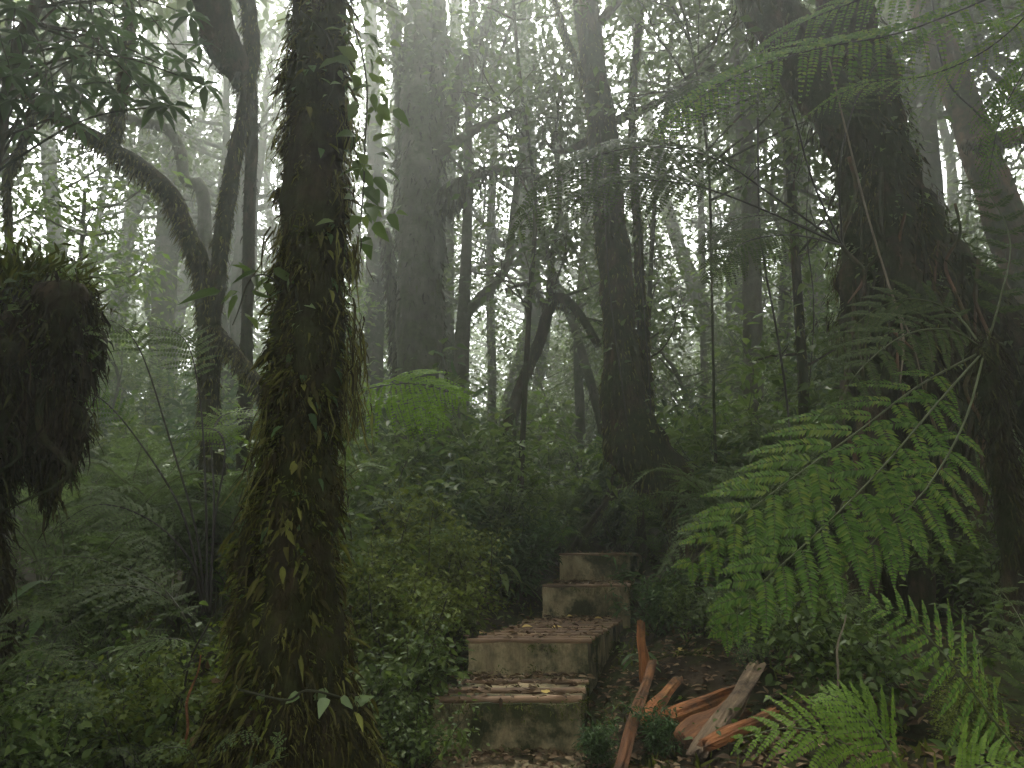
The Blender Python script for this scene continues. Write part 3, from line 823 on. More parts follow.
# mossy overhanging stump on the left edge
def stump():
    base = Vector((-2.35, 3.0, ground(-2.35, 3.0) - .1))
    t = thing('mossy_stump', 'dark moss-draped stump with overhanging top and hanging roots at the left edge', 'stump', base)
    b = Buf()
    cx = at(26, 330, 3.0)
    P = [Vector((0, 0, 0)), Vector((.05, 0, .5)), Vector((.16, 0, .85)), Vector((.30, 0, 1.1)), Vector((.36, 0, 1.32)), Vector((.36, 0, 1.5)), Vector((.34, 0, 1.60))]
    zt = at(40, 285, 3.0).z - base.z
    P = [Vector((p.x * (cx.x - base.x) / .36 * 1., p.y, p.z * zt / 1.6)) for p in P]
    V, d = tube(b, P, [.28, .17, .14, .18, .25, .23, .09], 70, 40, .55, 3.2, 4)
    lump = []
    for k in range(16):
        h_ = random.uniform(.5, 1); a_ = random.uniform(-2.4, 1.4); i_ = int(h_ * 59); j_ = int((a_ % 6.28) / 6.28 * 40) % 40
        q = Vector(V[i_, j_]); o_ = Vector(d[i_, j_]); r = random.uniform(.04, .085)
        lump.append(tube(b, [q - o_ * .08, q + o_ * .02, q + o_ * .04 + Vector((0, 0, -.05)), q + o_ * .04 + Vector((0, 0, -random.uniform(.12, .3)))], [r, r * 1.1, r * .8, r * .2], 16, 12, .4, 6, k))
    b.build('stump', M['bark_dark'], t)
    m = Buf()
    for V9, d9 in lump:
        p, nn, k = tufts(V9, d9, 60, 12, .03); strands(m, p, nn, .02 + .06 * k * rng.uniform(.3, 1.3, len(p)), rng.uniform(.005, .016, len(p)), .9, .5, .7)
    p, nn, k = tufts(V, d, 620, 16, .03, 0, 1)
    strands(m, p, nn, .02 + .05 * k * rng.uniform(.3, 1.2, len(p)), rng.uniform(.005, .016, len(p)), .8, .6, .7); m.build('moss', M['moss_dark'], t)
    g = Buf(); p, nn = surf_sample(V, d, 2200, .86, 1); strands(g, p, nn + np.array([0, 0, 1.]), rng.uniform(.03, .08, len(p)), rng.uniform(.008, .02, len(p)), .25, .9); g.build('moss_cushion', M['moss_green'], t)
    h = Buf(); p, nn = surf_sample(V, d, 1500, .52, .8)
    sel = nn[:, 1] < .5; p, nn = p[sel], nn[sel]
    strands(h, p, nn, rng.uniform(.08, .40, len(p)) ** 1.15, rng.uniform(.004, .013, len(p)), 1.1, .15, .5); h.build('hanging_root', M['roots'], t)
    for k in range(14):
        a = rng.uniform(-1.9, 1.2); c = P[4] + Vector((math.sin(a) * .24 + .05, -math.cos(a) * .2, -.05))
        rb = Buf(); l = random.uniform(.3, .75); j = [c + Vector((random.uniform(-.05, .05) * i, random.uniform(-.03, .03), -l * i / 4)) for i in range(5)]
        tube(rb, j, [.022, .018, .014, .010, .004], 14, 6, .3, 9, k); rb.build('root', M['bark_dark'], t)
    e = Buf(); p, nn, k = tufts(V, d, 230, 6, .035, .62, 1)
    leaves(e, p, nn + rng.normal(0, .5, p.shape), nn + np.array([0, -.3, 1.]), rng.uniform(.03, .09, len(p)), rng.uniform(.015, .04, len(p)), TPLH); e.build('epiphyte_foliage', M['leaf_mid'], t)
    e = Buf(); p, nn, k = tufts(V, d, 110, 9, .05, .84, 1)
    leaves(e, p, nn + np.array([0, 0, .9]) + rng.normal(0, .5, p.shape), nn + np.array([0, -.5, .3]), rng.uniform(.04, .11, len(p)), rng.uniform(.010, .022, len(p)), TPL8); e.build('top_foliage', M['moss_green'], t)


stump()

# ================================================================ MIDDLE TREES
tree('arching_tree', 'dark mossy tree arching to the upper left, its long bough crossing behind the stump',
     [(212, 470, 6, 40), (210, 400, 6, 34), (208, 340, 6, 33), (203, 280, 6, 33), (188, 235, 6, 33), (170, 195, 6, 30), (140, 168, 6, 29), (110, 148, 6, 27), (75, 125, 6, 22), (40, 103, 6, 19), (5, 78, 6, 16), (-50, 40, 6, 13)],
     limbs=[[(112, 148, 6, 24), (120, 105, 6, 20), (128, 50, 6, 17), (128, 0, 6, 15), (120, -80, 6, 13)],
            [(212, 330, 6, 28), (222, 240, 6, 26), (232, 170, 6, 25), (246, 100, 6, 24), (252, 40, 6, 26), (240, -40, 6, 26), (225, -150, 6, 22)],
            [(214, 330, 6, 24), (240, 360, 5.9, 20), (262, 390, 5.8, 20), (290, 440, 5.7, 22)],
            [(35, 110, 6, 12), (20, 150, 6, 10), (8, 180, 6, 8), (10, 230, 6, 6)]],
     bark='bark_moss', moss=4200, moss_len=.07, moss_w=.012, seed=21, amp=.25, freq=3.5, seg=18, rings=80, thin=.6)
tree('hanging_limb_tree', 'thick dark mossy limb hanging into the top of the picture left of the nearest trunk',
     [(243, 520, 6.6, 26), (246, 380, 6.5, 16), (250, 200, 6.4, 15), (252, 110, 6.2, 16), (240, 75, 6.0, 34), (222, 45, 5.9, 42), (212, 5, 5.8, 46), (205, -70, 5.7, 46), (195, -200, 5.6, 40)], bark='bark_dark', moss=1500, mossmat='moss_dark', moss_len=.06, thin=.78, seed=22, amp=.25, freq=3.5,
     crown=dict(n=5, t=(.9, 1), L=1.8, size=.12, each=36, spread=.5))
tree('twisted_tree', 'thin grey twisted tree in the mist between the arching bough and the nearest trunk',
     [(214, 500, 9, 22), (206, 300, 9, 20), (203, 195, 9, 16), (185, 180, 9, 14), (180, 150, 9, 14), (165, 128, 9, 12), (128, 120, 9, 12), (95, 112, 9, 10), (60, 60, 9, 9), (30, -50, 9, 8)],
     moss=500, moss_len=.12, seed=23, amp=.3, freq=3)
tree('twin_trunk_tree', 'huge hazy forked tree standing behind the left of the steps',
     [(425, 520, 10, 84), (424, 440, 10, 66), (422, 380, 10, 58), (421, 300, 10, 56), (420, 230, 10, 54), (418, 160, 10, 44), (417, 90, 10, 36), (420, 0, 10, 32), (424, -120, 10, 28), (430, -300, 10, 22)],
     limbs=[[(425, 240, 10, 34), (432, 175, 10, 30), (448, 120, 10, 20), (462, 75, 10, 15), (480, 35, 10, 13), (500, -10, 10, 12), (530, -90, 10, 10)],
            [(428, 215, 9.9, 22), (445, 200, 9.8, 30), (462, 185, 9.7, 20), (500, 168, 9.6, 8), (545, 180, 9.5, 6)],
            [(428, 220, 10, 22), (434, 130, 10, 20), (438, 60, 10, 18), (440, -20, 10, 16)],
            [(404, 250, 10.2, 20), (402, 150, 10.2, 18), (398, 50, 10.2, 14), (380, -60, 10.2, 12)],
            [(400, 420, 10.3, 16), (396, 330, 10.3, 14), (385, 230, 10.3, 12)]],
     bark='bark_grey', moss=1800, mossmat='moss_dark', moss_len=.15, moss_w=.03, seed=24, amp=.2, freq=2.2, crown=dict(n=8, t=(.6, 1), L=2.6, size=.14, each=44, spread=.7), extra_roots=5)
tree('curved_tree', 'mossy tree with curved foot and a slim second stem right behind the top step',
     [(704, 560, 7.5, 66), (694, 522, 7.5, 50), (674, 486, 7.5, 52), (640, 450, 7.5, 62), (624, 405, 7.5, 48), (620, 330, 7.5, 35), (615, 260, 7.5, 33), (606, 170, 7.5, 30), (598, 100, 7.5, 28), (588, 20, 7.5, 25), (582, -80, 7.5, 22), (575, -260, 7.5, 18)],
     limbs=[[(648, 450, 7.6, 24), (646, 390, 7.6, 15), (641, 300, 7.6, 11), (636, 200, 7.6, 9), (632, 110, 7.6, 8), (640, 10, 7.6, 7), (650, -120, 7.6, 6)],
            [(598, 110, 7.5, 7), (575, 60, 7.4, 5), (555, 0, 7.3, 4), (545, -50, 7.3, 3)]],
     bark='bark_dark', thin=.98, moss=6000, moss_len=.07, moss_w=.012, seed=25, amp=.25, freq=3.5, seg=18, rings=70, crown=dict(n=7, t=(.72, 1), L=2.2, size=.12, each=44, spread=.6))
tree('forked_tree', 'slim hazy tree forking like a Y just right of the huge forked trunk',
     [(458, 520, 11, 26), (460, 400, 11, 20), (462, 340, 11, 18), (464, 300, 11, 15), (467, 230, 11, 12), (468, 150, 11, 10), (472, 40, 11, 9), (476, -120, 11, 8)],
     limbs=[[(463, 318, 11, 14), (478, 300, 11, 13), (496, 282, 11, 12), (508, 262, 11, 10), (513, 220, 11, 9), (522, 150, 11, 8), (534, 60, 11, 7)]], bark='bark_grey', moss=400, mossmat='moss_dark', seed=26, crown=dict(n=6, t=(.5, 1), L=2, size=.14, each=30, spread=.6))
tree('bowed_tree', 'bent mossy tree leaning right into an arch behind the middle of the steps',
     [(505, 520, 10, 24), (508, 450, 10, 18), (513, 410, 10, 16), (525, 375, 10, 14), (540, 340, 10, 14), (549, 310, 10, 13), (560, 298, 9.8, 12), (578, 312, 9.4, 10), (598, 345, 9, 9)],
     limbs=[[(548, 312, 10, 9), (552, 260, 10, 7), (560, 200, 10, 6), (556, 130, 10, 5), (566, 40, 10, 4)], [(548, 312, 10, 7), (530, 285, 10, 5), (505, 290, 10, 4)]], bark='bark_dark', moss=500, moss_len=.1, seed=27, amp=.2, crown=dict(n=3, t=(.6, .8), L=1.2, size=.12, each=26, spread=.5))
tree('slender_tree', 'slender leaf-wrapped stem left of the massive stilt-root tree',
     [(806, 470, 6.4, 13), (803, 380, 6.4, 12), (798, 300, 6.4, 11), (792, 200, 6.4, 10), (785, 120, 6.4, 9), (776, 20, 6.4, 8), (770, -120, 6.4, 7)], leaf='leaf_mid', bark='bark_dark', moss=500, seed=28, crown=dict(n=16, t=(.3, 1), L=.5, size=.10, each=12, spread=.25, depth=1))
tree('fern_topped_tree', 'hazy trunk with a tuft of strap leaves left of the leaf-wrapped stem',
     [(755, 470, 9, 24), (752, 300, 9, 22), (750, 200, 9, 20), (744, 130, 9, 18), (738, 30, 9, 16), (730, -120, 9, 14)], bark='bark_grey', moss=500, seed=29, crown=dict(n=6, t=(.6, 1), L=1.8, size=.13, each=36, spread=.6))

# misty trunks farther off, each with its own place
FAR = [
    ('broad pale misty trunk seen between the arching bough and the nearest trunk', [(160, 480, 15, 30), (162, 330, 15, 28), (168, 230, 15, 26), (175, 100, 15, 24), (180, -60, 15, 20), (182, -260, 15, 16)]),
    ('misty trunk just left of the nearest mossy trunk', [(238, 470, 14, 26), (240, 300, 14, 22), (246, 200, 14, 20), (243, 60, 14, 18), (240, -120, 14, 14)]),
    ('misty forked tree at the upper left behind the arching bough', [(115, 470, 17, 26), (118, 300, 17, 20), (135, 200, 17, 16), (150, 90, 17, 14), (155, -60, 17, 12)]),
    ('faint slanting tree at the far left behind the stump', [(60, 480, 16, 24), (62, 300, 16, 20), (50, 180, 16, 16), (45, 60, 16, 14), (30, -80, 16, 12)]),
    ('thin misty stem between the Y-forked tree and the bent tree', [(490, 500, 15, 13), (492, 380, 15, 11), (490, 250, 15, 10), (495, 100, 15, 9), (490, -80, 15, 8)]),
    ('thin misty stem rising through the arch of the bent tree', [(582, 490, 14, 13), (580, 420, 14, 12), (578, 330, 14, 10), (585, 200, 14, 9), (575, 40, 14, 8), (570, -100, 14, 7)]),
    ('slanting misty stem left of the curved mossy tree', [(612, 500, 13, 12), (600, 420, 13, 11), (575, 330, 13, 10), (552, 270, 13, 9), (530, 180, 13, 8), (510, 60, 13, 7)]),
    ('pale leaning trunk in the bright fog right of the curved mossy tree', [(735, 500, 16, 26), (725, 380, 16, 22), (708, 320, 16, 20), (692, 280, 16, 18), (665, 200, 16, 14), (640, 60, 16, 12), (625, -100, 16, 10)]),
    ('thin straight stem in the bright fog left of the tuft-topped trunk', [(704, 480, 14, 9), (704, 380, 14, 8), (702, 260, 14, 8), (700, 100, 14, 7), (702, -60, 14, 6)]),
    ('misty trunk between the nearest trunk and the huge forked tree', [(372, 480, 13, 26), (374, 360, 13, 22), (376, 200, 13, 20), (372, 60, 13, 16), (365, -120, 13, 14)]),
    ('dark misty trunk close behind the huge forked tree', [(448, 480, 14, 24), (446, 340, 14, 20), (448, 200, 14, 16), (455, 40, 14, 14), (460, -120, 14, 12)]),
    ('hazy trunk behind the leaf-wrapped stem', [(782, 470, 12, 18), (784, 330, 12, 16), (790, 200, 12, 15), (785, 60, 12, 14), (780, -100, 12, 12)]),
    ('hazy trunk behind the reddish leaning tree at the right edge', [(950, 420, 11, 24), (940, 300, 11, 22), (930, 150, 11, 20), (915, 0, 11, 18), (900, -160, 11, 16)]),
    ('thin stem left of the arching bough at the left edge', [(12, 480, 9, 14), (14, 330, 9, 11), (8, 220, 9, 9), (5, 100, 9, 8), (12, -40, 9, 7)]),
    ('crooked misty stem behind the bent tree', [(540, 490, 17, 16), (536, 400, 17, 13), (545, 320, 17, 12), (520, 230, 17, 10), (528, 120, 17, 9), (515, -40, 17, 8)]),
]
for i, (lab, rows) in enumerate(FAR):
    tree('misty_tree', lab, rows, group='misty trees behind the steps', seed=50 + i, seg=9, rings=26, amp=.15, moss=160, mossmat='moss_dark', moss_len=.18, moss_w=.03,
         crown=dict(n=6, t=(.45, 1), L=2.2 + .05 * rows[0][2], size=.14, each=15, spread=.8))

# whole trees filling the wood behind: two kinds, copied
def wood_tree(label, seed, H, r, n, each, size, loc):
    rd = random.Random(seed)
    T = thing('forest_tree', label, 'tree', loc, 'trees deep in the fog')
    b, c = Buf(), Buf()
    P = [Vector((0, 0, -.3))]
    for k in range(1, 8): P.append(Vector((P[-1].x + rd.gauss(0, .22), P[-1].y + rd.gauss(0, .22), H * k / 7)))
    tube(b, P, [r * (1.5 if k == 0 else 1 - .09 * k) for k in range(8)], 30, 9, .2, 2, seed)
    tips = []; C = spline(P, 40)
    for k in range(n):
        t = rd.uniform(.3, 1); a = rd.uniform(0, 6.3)
        grow(b, Vector(C[int(t * 39)]), (math.cos(a), math.sin(a), rd.uniform(0, .6)), rd.uniform(1.4, 3.4), r * .33, 2, tips, rd)
    leaf_cloud(c, np.array([tuple(q) for q in tips]), .75, each, size, TPL4, .3, .45)
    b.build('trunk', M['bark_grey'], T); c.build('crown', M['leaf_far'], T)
    return T


LAB = 'grey tree dissolving into the fog far behind the steps'
protos = [wood_tree(LAB, 81, 15, .24, 10, 12, .19, (-4, 19, 0)), wood_tree(LAB, 82, 18, .30, 11, 12, .19, (3, 22, 0)), wood_tree(LAB, 83, 11, .15, 9, 12, .17, (8, 18, 0))]
spots = [(-4, 19), (3, 22), (8.5, 18)]
rd = random.Random(5)
tries = 0
while len(spots) < 22 and tries < 4000:
    tries += 1
    y = rd.uniform(15, 38); x = rd.uniform(-.95, .95) * y * .85 + 1
    if all((x - a) ** 2 + (y - b) ** 2 > 7 for a, b in spots): spots.append((x, y))
# trees filling the hazy gap at the upper right
over = []
over = [(8.4, 12.5), (6.6, 15.5), (9.5, 10.2)]
spots += [(-6.2, 14), (-9.5, 18), (-4.4, 21), (-8, 24), (-3, 27), (0.6, 26), (2.2, 29)]
for i, (x, y) in enumerate(spots + over):
    p = protos[i] if i < 3 else dup(protos[rd.randrange(3)], (0, 0, 0), rd.uniform(0, 6.3), rd.uniform(.85, 1.2), LAB, 'trees deep in the fog')
    p.location = (x, y, ground(x, y))
    if i >= len(spots): p['label'] = 'leafy tree filling the hazy gap behind the leaning trunk at the upper right'; p['group'] = 'trees behind the leaning trunk'

# dense trees added around the camera to shade near fog and block side light
def broad_tree(label, seed, H, r, n, each, size, loc, low):
    rd = random.Random(seed)
    T = thing('shade_tree', label, 'tree', loc, 'shade trees added around the camera')
    b, c = Buf(), Buf(); P = [Vector((rd.gauss(0, .12) * k, rd.gauss(0, .12) * k, H * k / 7 - .3)) for k in range(8)]
    tube(b, P, [r * (1.5 if k == 0 else 1 - .09 * k) for k in range(8)], 30, 9, .2, 2, seed)
    tips = []; C = spline(P, 40)
    for k in range(n):
        t = rd.uniform(low, 1); a = rd.uniform(0, 6.3)
        grow(b, Vector(C[int(t * 39)]), (math.cos(a), math.sin(a), rd.uniform(-.1, .5)), rd.uniform(2.5, 4.5), r * .4, 2, tips, rd)
    leaf_cloud(c, np.array([tuple(q) for q in tips]), .9, each, size, TPL4, .3, .55)
    b.build('trunk', M['bark_dark'], T); c.build('crown', M['leaf_far'], T)
    return T


CL = 'tall leafy tree added to shade the view, its stem outside the picture'
bp = [broad_tree(CL, 91, 11, .22, 16, 18, .26, (-5.8, 3.4, 0), .66), broad_tree(CL, 92, 12, .26, 22, 17, .28, (6.2, -1, 0), .2)]
near = [(-5.8, 3.4, 0), (6.2, -1, 1), (7.6, 2.8, 0), (0.5, -5.5, 1), (-6, -4, 1), (5, -6, 1), (-9, 1, 1), (10, 3, 1), (-9.5, 6.5, 1), (10.5, 8, 1), (-13, 11, 1), (15, 12, 1), (-12, -3, 1), (12, -4, 1), (0, -10, 1), (-8, -10, 1), (8, -10, 1)]
for i, (x, y, k) in enumerate(near):
    o = bp[i] if i < 2 else dup(bp[k], (0, 0, 0), i * 1.7, random.uniform(.92, 1.15), CL, 'shade trees added around the camera')
    o.location = (x, y, ground(x, y))

# small leafy trees under the canopy behind the steps
def under_tree(label, seed, H, leaf):
    rd = random.Random(seed); T = thing('understory_tree', label, 'tree', (0, 0, 0), 'small leafy trees in the haze')
    b, c = Buf(), Buf(); P = [Vector((rd.gauss(0, .07) * k, rd.gauss(0, .07) * k, H * k / 6 - .1)) for k in range(7)]
    tube(b, P, [.045 - .005 * k for k in range(7)], 20, 7, .15, 3, seed); tips = []; C = spline(P, 30)
    for k in range(16):
        a = rd.uniform(0, 6.3)
        grow(b, Vector(C[int(rd.uniform(.15, 1) * 29)]), (math.cos(a), math.sin(a), rd.uniform(0, .8)), rd.uniform(.6, 1.3), .014, 2, tips, rd, 5)
    leaf_cloud(c, np.array([tuple(q) for q in tips]), .33, 13, .105, TPL4, .3, .5)
    b.build('trunk', M['bark_grey'], T); c.build('crown', M[leaf], T); return T


UL = 'small hazy leafy tree among the grey stems behind the steps'
up = [under_tree(UL, 101, 3.6, 'leaf_mid'), under_tree(UL, 102, 5.0, 'leaf_far'), under_tree(UL, 103, 2.6, 'leaf_bright')]
rd = random.Random(17)
UT = [(rd.uniform(-.72, .72), rd.uniform(10.5, 27)) for i in range(52)] + [(.02, 17), (.05, 20), (-.01, 23), (.09, 18.5), (.12, 22), (.06, 25.5), (-.04, 19)]
for i, (x, y) in enumerate(UT):
    x = x * y + .5
    o = up[i] if i < 3 else dup(up[rd.choice([0, 0, 1, 1, 2])], (0, 0, 0), rd.uniform(0, 6.3), rd.uniform(.8, 1.3), UL, 'small leafy trees in the haze')
    o.location = (x, y, ground(x, y))

# far wood as one mass
b = Buf(); tips = []
for k in range(2600):
    a = random.uniform(-1.15, 1.15); d = random.uniform(27, 42)
    x, y = d * math.sin(a) + 1, d * math.cos(a)
    if y > 50: continue
    tips.append((x, y, ground(x, y, False) + (9 + 4 * noise.noise(Vector((x * .25, y * .25, 3)))) * random.random() ** .8))
leaf_cloud(b, tips, 1.6, 30, .4, TPL4, .3, .5)
tag(b.build('distant_forest', M['leaf_far']), 'solid mass of foliage lost in the fog at the back of the forest', 'forest', kind='stuff')

# ---------------------------------------------------------------- whorled-leaf tree, top left
def whorl_tree():
    P0 = [(-30, 480, 5.2, 26), (-20, 300, 5.2, 20), (-5, 150, 5.2, 14), (30, 20, 5.2, 12), (90, -90, 5.2, 10)]
    P, Rr = pix_path(P0); P, Rr = rooted(P, Rr); base = Vector(P[0])
    t = thing('umbrella_tree', 'small tree with long leaves in whorls spreading across the upper left', 'tree', base)
    b, l = Buf(), Buf(); tube(b, [p - base for p in P], Rr, 40, 9, .2, 4, 2)
    rd = random.Random(4)
    hubs = [(20, 35), (60, 30), (85, 60), (40, 75), (70, 85), (110, 30), (10, 100), (50, 110), (140, 40), (160, 20), (165, 55), (150, 85), (170, 105), (205, 85), (90, 10), (185, 60), (130, 70), (55, 95), (95, 80), (15, 8), (120, -10),
            (45, 0), (75, 125), (25, 130), (190, 15), (5, 60), (100, 45), (180, 75), (145, 60), (30, 60), (65, 50), (12, 75), (48, 92), (120, 55), (95, 25), (155, 105), (200, 45), (28, 15), (80, 100), (115, 95), (135, 15), (8, 45), (70, 10)]
    for hx, hy in hubs:
        Y = 5.2 + rd.uniform(-.7, .7)
        h = at(hx, hy, Y) - base
        j = Vector(spline([tuple(p - base) for p in P], 40)[rd.randint(22, 39)])
        mid = j.lerp(h, .55) + Vector((rd.uniform(-.15, .15), rd.uniform(-.15, .15), .15))
        tube(b, [j, mid, h], [.012, .008, .005], 12, 5, cap=False)
        n = rd.randint(7, 9); a = np.linspace(0, 2 * np.pi, n, endpoint=False) + rd.uniform(0, 3)
        ax = np.array([rd.gauss(0, .25), rd.gauss(0, .25) - .25, 1.])
        D = np.stack([np.cos(a), np.sin(a), np.full(n, -.32)], 1) + rng.normal(0, .12, (n, 3))
        L = rng.uniform(.15, .26, n)
        leaves(l, np.repeat([tuple(h)], n, 0), D, np.repeat([ax], n, 0), L, L * .27, TPLL)
    b.build('trunk', M['bark_dark'], t); l.build('crown', M['leaf_glossy'], t)


whorl_tree()
tree('leafy_sapling', 'leafy pale green young tree in the mist above the stump', [(70, 480, 8, 8), (75, 330, 8, 6), (82, 240, 8, 5), (85, 190, 8, 4)], leaf='leaf_bright', bark='bark_grey', seed=31,
     crown=dict(n=15, t=(.5, 1), L=.75, size=.12, each=12, spread=.3, depth=1, wid=.5), group='young trees in the mist')
tree('leafy_sapling', 'slim young tree with scattered leaves beside the slanting misty stem', [(640, 470, 9, 7), (648, 330, 9, 6), (655, 200, 9, 5), (668, 90, 9, 4), (675, -20, 9, 3)], leaf='leaf_mid', bark='bark_dark', seed=32,
     crown=dict(n=14, t=(.35, 1), L=.9, size=.12, each=12, spread=.35, depth=1, wid=.45), group='young trees in the mist')
tree('leafy_sapling', 'leafy young tree filling the gap above the curved mossy tree', [(716, 470, 7, 4), (712, 300, 6.6, 3), (708, 160, 6.4, 3), (690, 40, 6.2, 3), (660, -60, 6, 2)], leaf='leaf_mid', bark='bark_dark', seed=33,
     crown=dict(n=14, t=(.55, 1), L=1.1, size=.11, each=14, spread=.4, depth=1, wid=.5), group='young trees in the mist')
tree('leafy_sapling', 'young tree with dark drooping leaves between the forked trunk and the curved tree', [(520, 500, 8.5, 8), (528, 330, 8.5, 6), (535, 200, 8.3, 5), (520, 80, 8, 4), (510, -40, 8, 4)], leaf='leaf_mid', bark='bark_dark', seed=34,
     crown=dict(n=13, t=(.4, 1), L=1.0, size=.12, each=12, spread=.4, depth=1, wid=.5), group='young trees in the mist')

# ================================================================ FERNS
def px_ctrl(pts): return [at(*p) for p in pts]


BIG = dict(npin=24, npl=20, fill=.9, plen=.34, r0=.008, droop=.35, bare=.22)
UP = (0, -.25, 1)
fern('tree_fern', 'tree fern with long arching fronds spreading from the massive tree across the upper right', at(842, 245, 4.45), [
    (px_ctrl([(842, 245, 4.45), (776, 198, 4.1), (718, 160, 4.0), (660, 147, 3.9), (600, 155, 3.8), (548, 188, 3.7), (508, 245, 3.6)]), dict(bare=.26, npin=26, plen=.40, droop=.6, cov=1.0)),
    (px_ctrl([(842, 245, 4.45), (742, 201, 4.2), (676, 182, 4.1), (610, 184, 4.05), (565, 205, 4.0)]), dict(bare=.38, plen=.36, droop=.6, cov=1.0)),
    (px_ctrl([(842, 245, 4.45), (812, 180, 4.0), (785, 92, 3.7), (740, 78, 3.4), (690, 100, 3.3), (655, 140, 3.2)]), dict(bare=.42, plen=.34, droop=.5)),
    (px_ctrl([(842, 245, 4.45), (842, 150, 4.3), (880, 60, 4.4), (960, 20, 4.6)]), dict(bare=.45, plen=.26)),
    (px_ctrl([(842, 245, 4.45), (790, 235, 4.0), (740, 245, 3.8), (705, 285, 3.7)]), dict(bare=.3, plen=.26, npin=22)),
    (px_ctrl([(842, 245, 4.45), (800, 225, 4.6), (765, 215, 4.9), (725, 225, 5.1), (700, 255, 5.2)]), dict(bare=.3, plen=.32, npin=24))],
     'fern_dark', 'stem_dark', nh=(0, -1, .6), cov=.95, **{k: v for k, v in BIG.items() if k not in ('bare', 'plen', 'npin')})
fern('tree_fern', 'tree fern whose broad frond sweeps in from the top right corner over the dark limbs', at(1075, -40, 3.2), [
    (px_ctrl([(1075, -40, 3.2), (985, 0, 3.15), (900, 33, 3.1), (820, 48, 3.05), (745, 72, 3.0), (690, 105, 2.95), (655, 140, 2.9)]), dict(bare=.12, npin=34, plen=.32)),
    (px_ctrl([(1075, -40, 3.2), (960, -30, 3.3), (860, 0, 3.4), (790, 30, 3.5), (735, 75, 3.5)]), dict(bare=.15, plen=.28, npin=30)),
    (px_ctrl([(1075, -40, 3.2), (1000, 40, 3.4), (930, 75, 3.6), (860, 85, 3.8), (800, 120, 3.9)]), dict(bare=.2, plen=.22)),
    (px_ctrl([(1075, -40, 3.2), (1030, 60, 3.6), (1000, 120, 3.8), (985, 200, 4.0)]), dict(bare=.2, plen=.24)),
    (px_ctrl([(1075, -40, 3.2), (1010, 20, 4.0), (940, 25, 4.4), (890, 60, 4.6)]), dict(bare=.2, plen=.24))],
     'fern', 'stem_dark', trunk=(.15, .1, .085), nh=(0, -1, .55), npl=16, r0=.006, droop=.5, cov=.8, fill=.8)
HIG = (-.25, -1.1, .8)
fern('tree_fern', 'lush tree fern drooping broad green fronds over the bank right of the steps', at(985, 350, 3.3), [
    (px_ctrl([(985, 350, 3.3), (920, 385, 3.1), (860, 430, 2.95), (790, 480, 2.85), (725, 530, 2.8), (680, 575, 2.8)]), dict(bare=.15, npin=15, plen=.36)),
    (px_ctrl([(985, 350, 3.3), (940, 400, 3.0), (880, 470, 2.8), (815, 535, 2.7), (755, 590, 2.65), (715, 645, 2.7)]), dict(bare=.2, npin=14, plen=.32)),
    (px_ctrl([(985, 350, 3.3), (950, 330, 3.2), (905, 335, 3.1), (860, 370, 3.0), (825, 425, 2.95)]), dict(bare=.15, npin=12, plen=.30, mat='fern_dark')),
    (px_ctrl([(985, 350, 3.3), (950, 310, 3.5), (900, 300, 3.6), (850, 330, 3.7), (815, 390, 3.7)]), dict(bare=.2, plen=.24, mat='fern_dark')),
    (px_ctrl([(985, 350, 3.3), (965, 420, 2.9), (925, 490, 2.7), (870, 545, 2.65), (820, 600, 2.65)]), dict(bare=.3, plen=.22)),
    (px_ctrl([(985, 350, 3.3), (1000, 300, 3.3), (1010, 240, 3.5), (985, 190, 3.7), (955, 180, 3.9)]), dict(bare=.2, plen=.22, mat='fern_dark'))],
     'fern', 'rachis', trunk=(.12, .25, .06), nh=HIG, cov=.80, npin=14, npl=27, r0=.006, droop=.2, fill=.86)
fern('ground_fern', 'dark green fern frond fanning out at the lower right edge', at(1040, 775, 2.2), [
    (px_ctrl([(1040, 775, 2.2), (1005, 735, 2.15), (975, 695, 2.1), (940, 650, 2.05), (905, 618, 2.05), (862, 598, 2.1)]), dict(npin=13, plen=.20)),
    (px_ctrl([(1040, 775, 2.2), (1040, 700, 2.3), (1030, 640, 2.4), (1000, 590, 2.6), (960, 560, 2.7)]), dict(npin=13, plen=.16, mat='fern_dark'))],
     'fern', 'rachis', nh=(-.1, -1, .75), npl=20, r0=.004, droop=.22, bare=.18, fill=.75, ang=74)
fern('ground_fern', 'bright green fern spreading low at the bottom right, nearest the camera', at(930, 840, 1.75), [
    (px_ctrl([(930, 840, 1.75), (880, 775, 1.68), (840, 742, 1.66), (790, 728, 1.68), (725, 742, 1.75)]), dict(npin=12, plen=.15)),
    (px_ctrl([(930, 840, 1.75), (905, 780, 1.6), (880, 735, 1.58), (850, 705, 1.6), (818, 690, 1.65)]), dict(npin=12, plen=.14)),
    (px_ctrl([(930, 840, 1.75), (950, 790, 1.6), (985, 765, 1.55), (1030, 762, 1.55)]), dict(npin=11, plen=.12))],
     'fern_bright', 'rachis', nh=(0, -.8, 1), npl=18, r0=.004, droop=.25, bare=.22, fill=.8)
fern('ground_fern', 'small dark ferns under the drooping fronds at the foot of the stilt roots', gp(790, 640, 4.0, None), [
    (px_ctrl([(790, 650, 4.0), (765, 600, 3.8), (725, 590, 3.6), (690, 620, 3.5)]), {}), (px_ctrl([(790, 650, 4.0), (800, 590, 3.8), (770, 560, 3.6), (730, 570, 3.5)]), {}),
    (px_ctrl([(790, 650, 4.0), (830, 600, 3.9), (860, 600, 3.8), (890, 630, 3.7)]), {}), (px_ctrl([(790, 650, 4.0), (780, 640, 3.6), (760, 640, 3.4), (735, 665, 3.3)]), {})],
     'fern_dark', 'stem', nh=(0, -.5, 1), npin=16, npl=12, plen=.16, r0=.004, bare=.15)

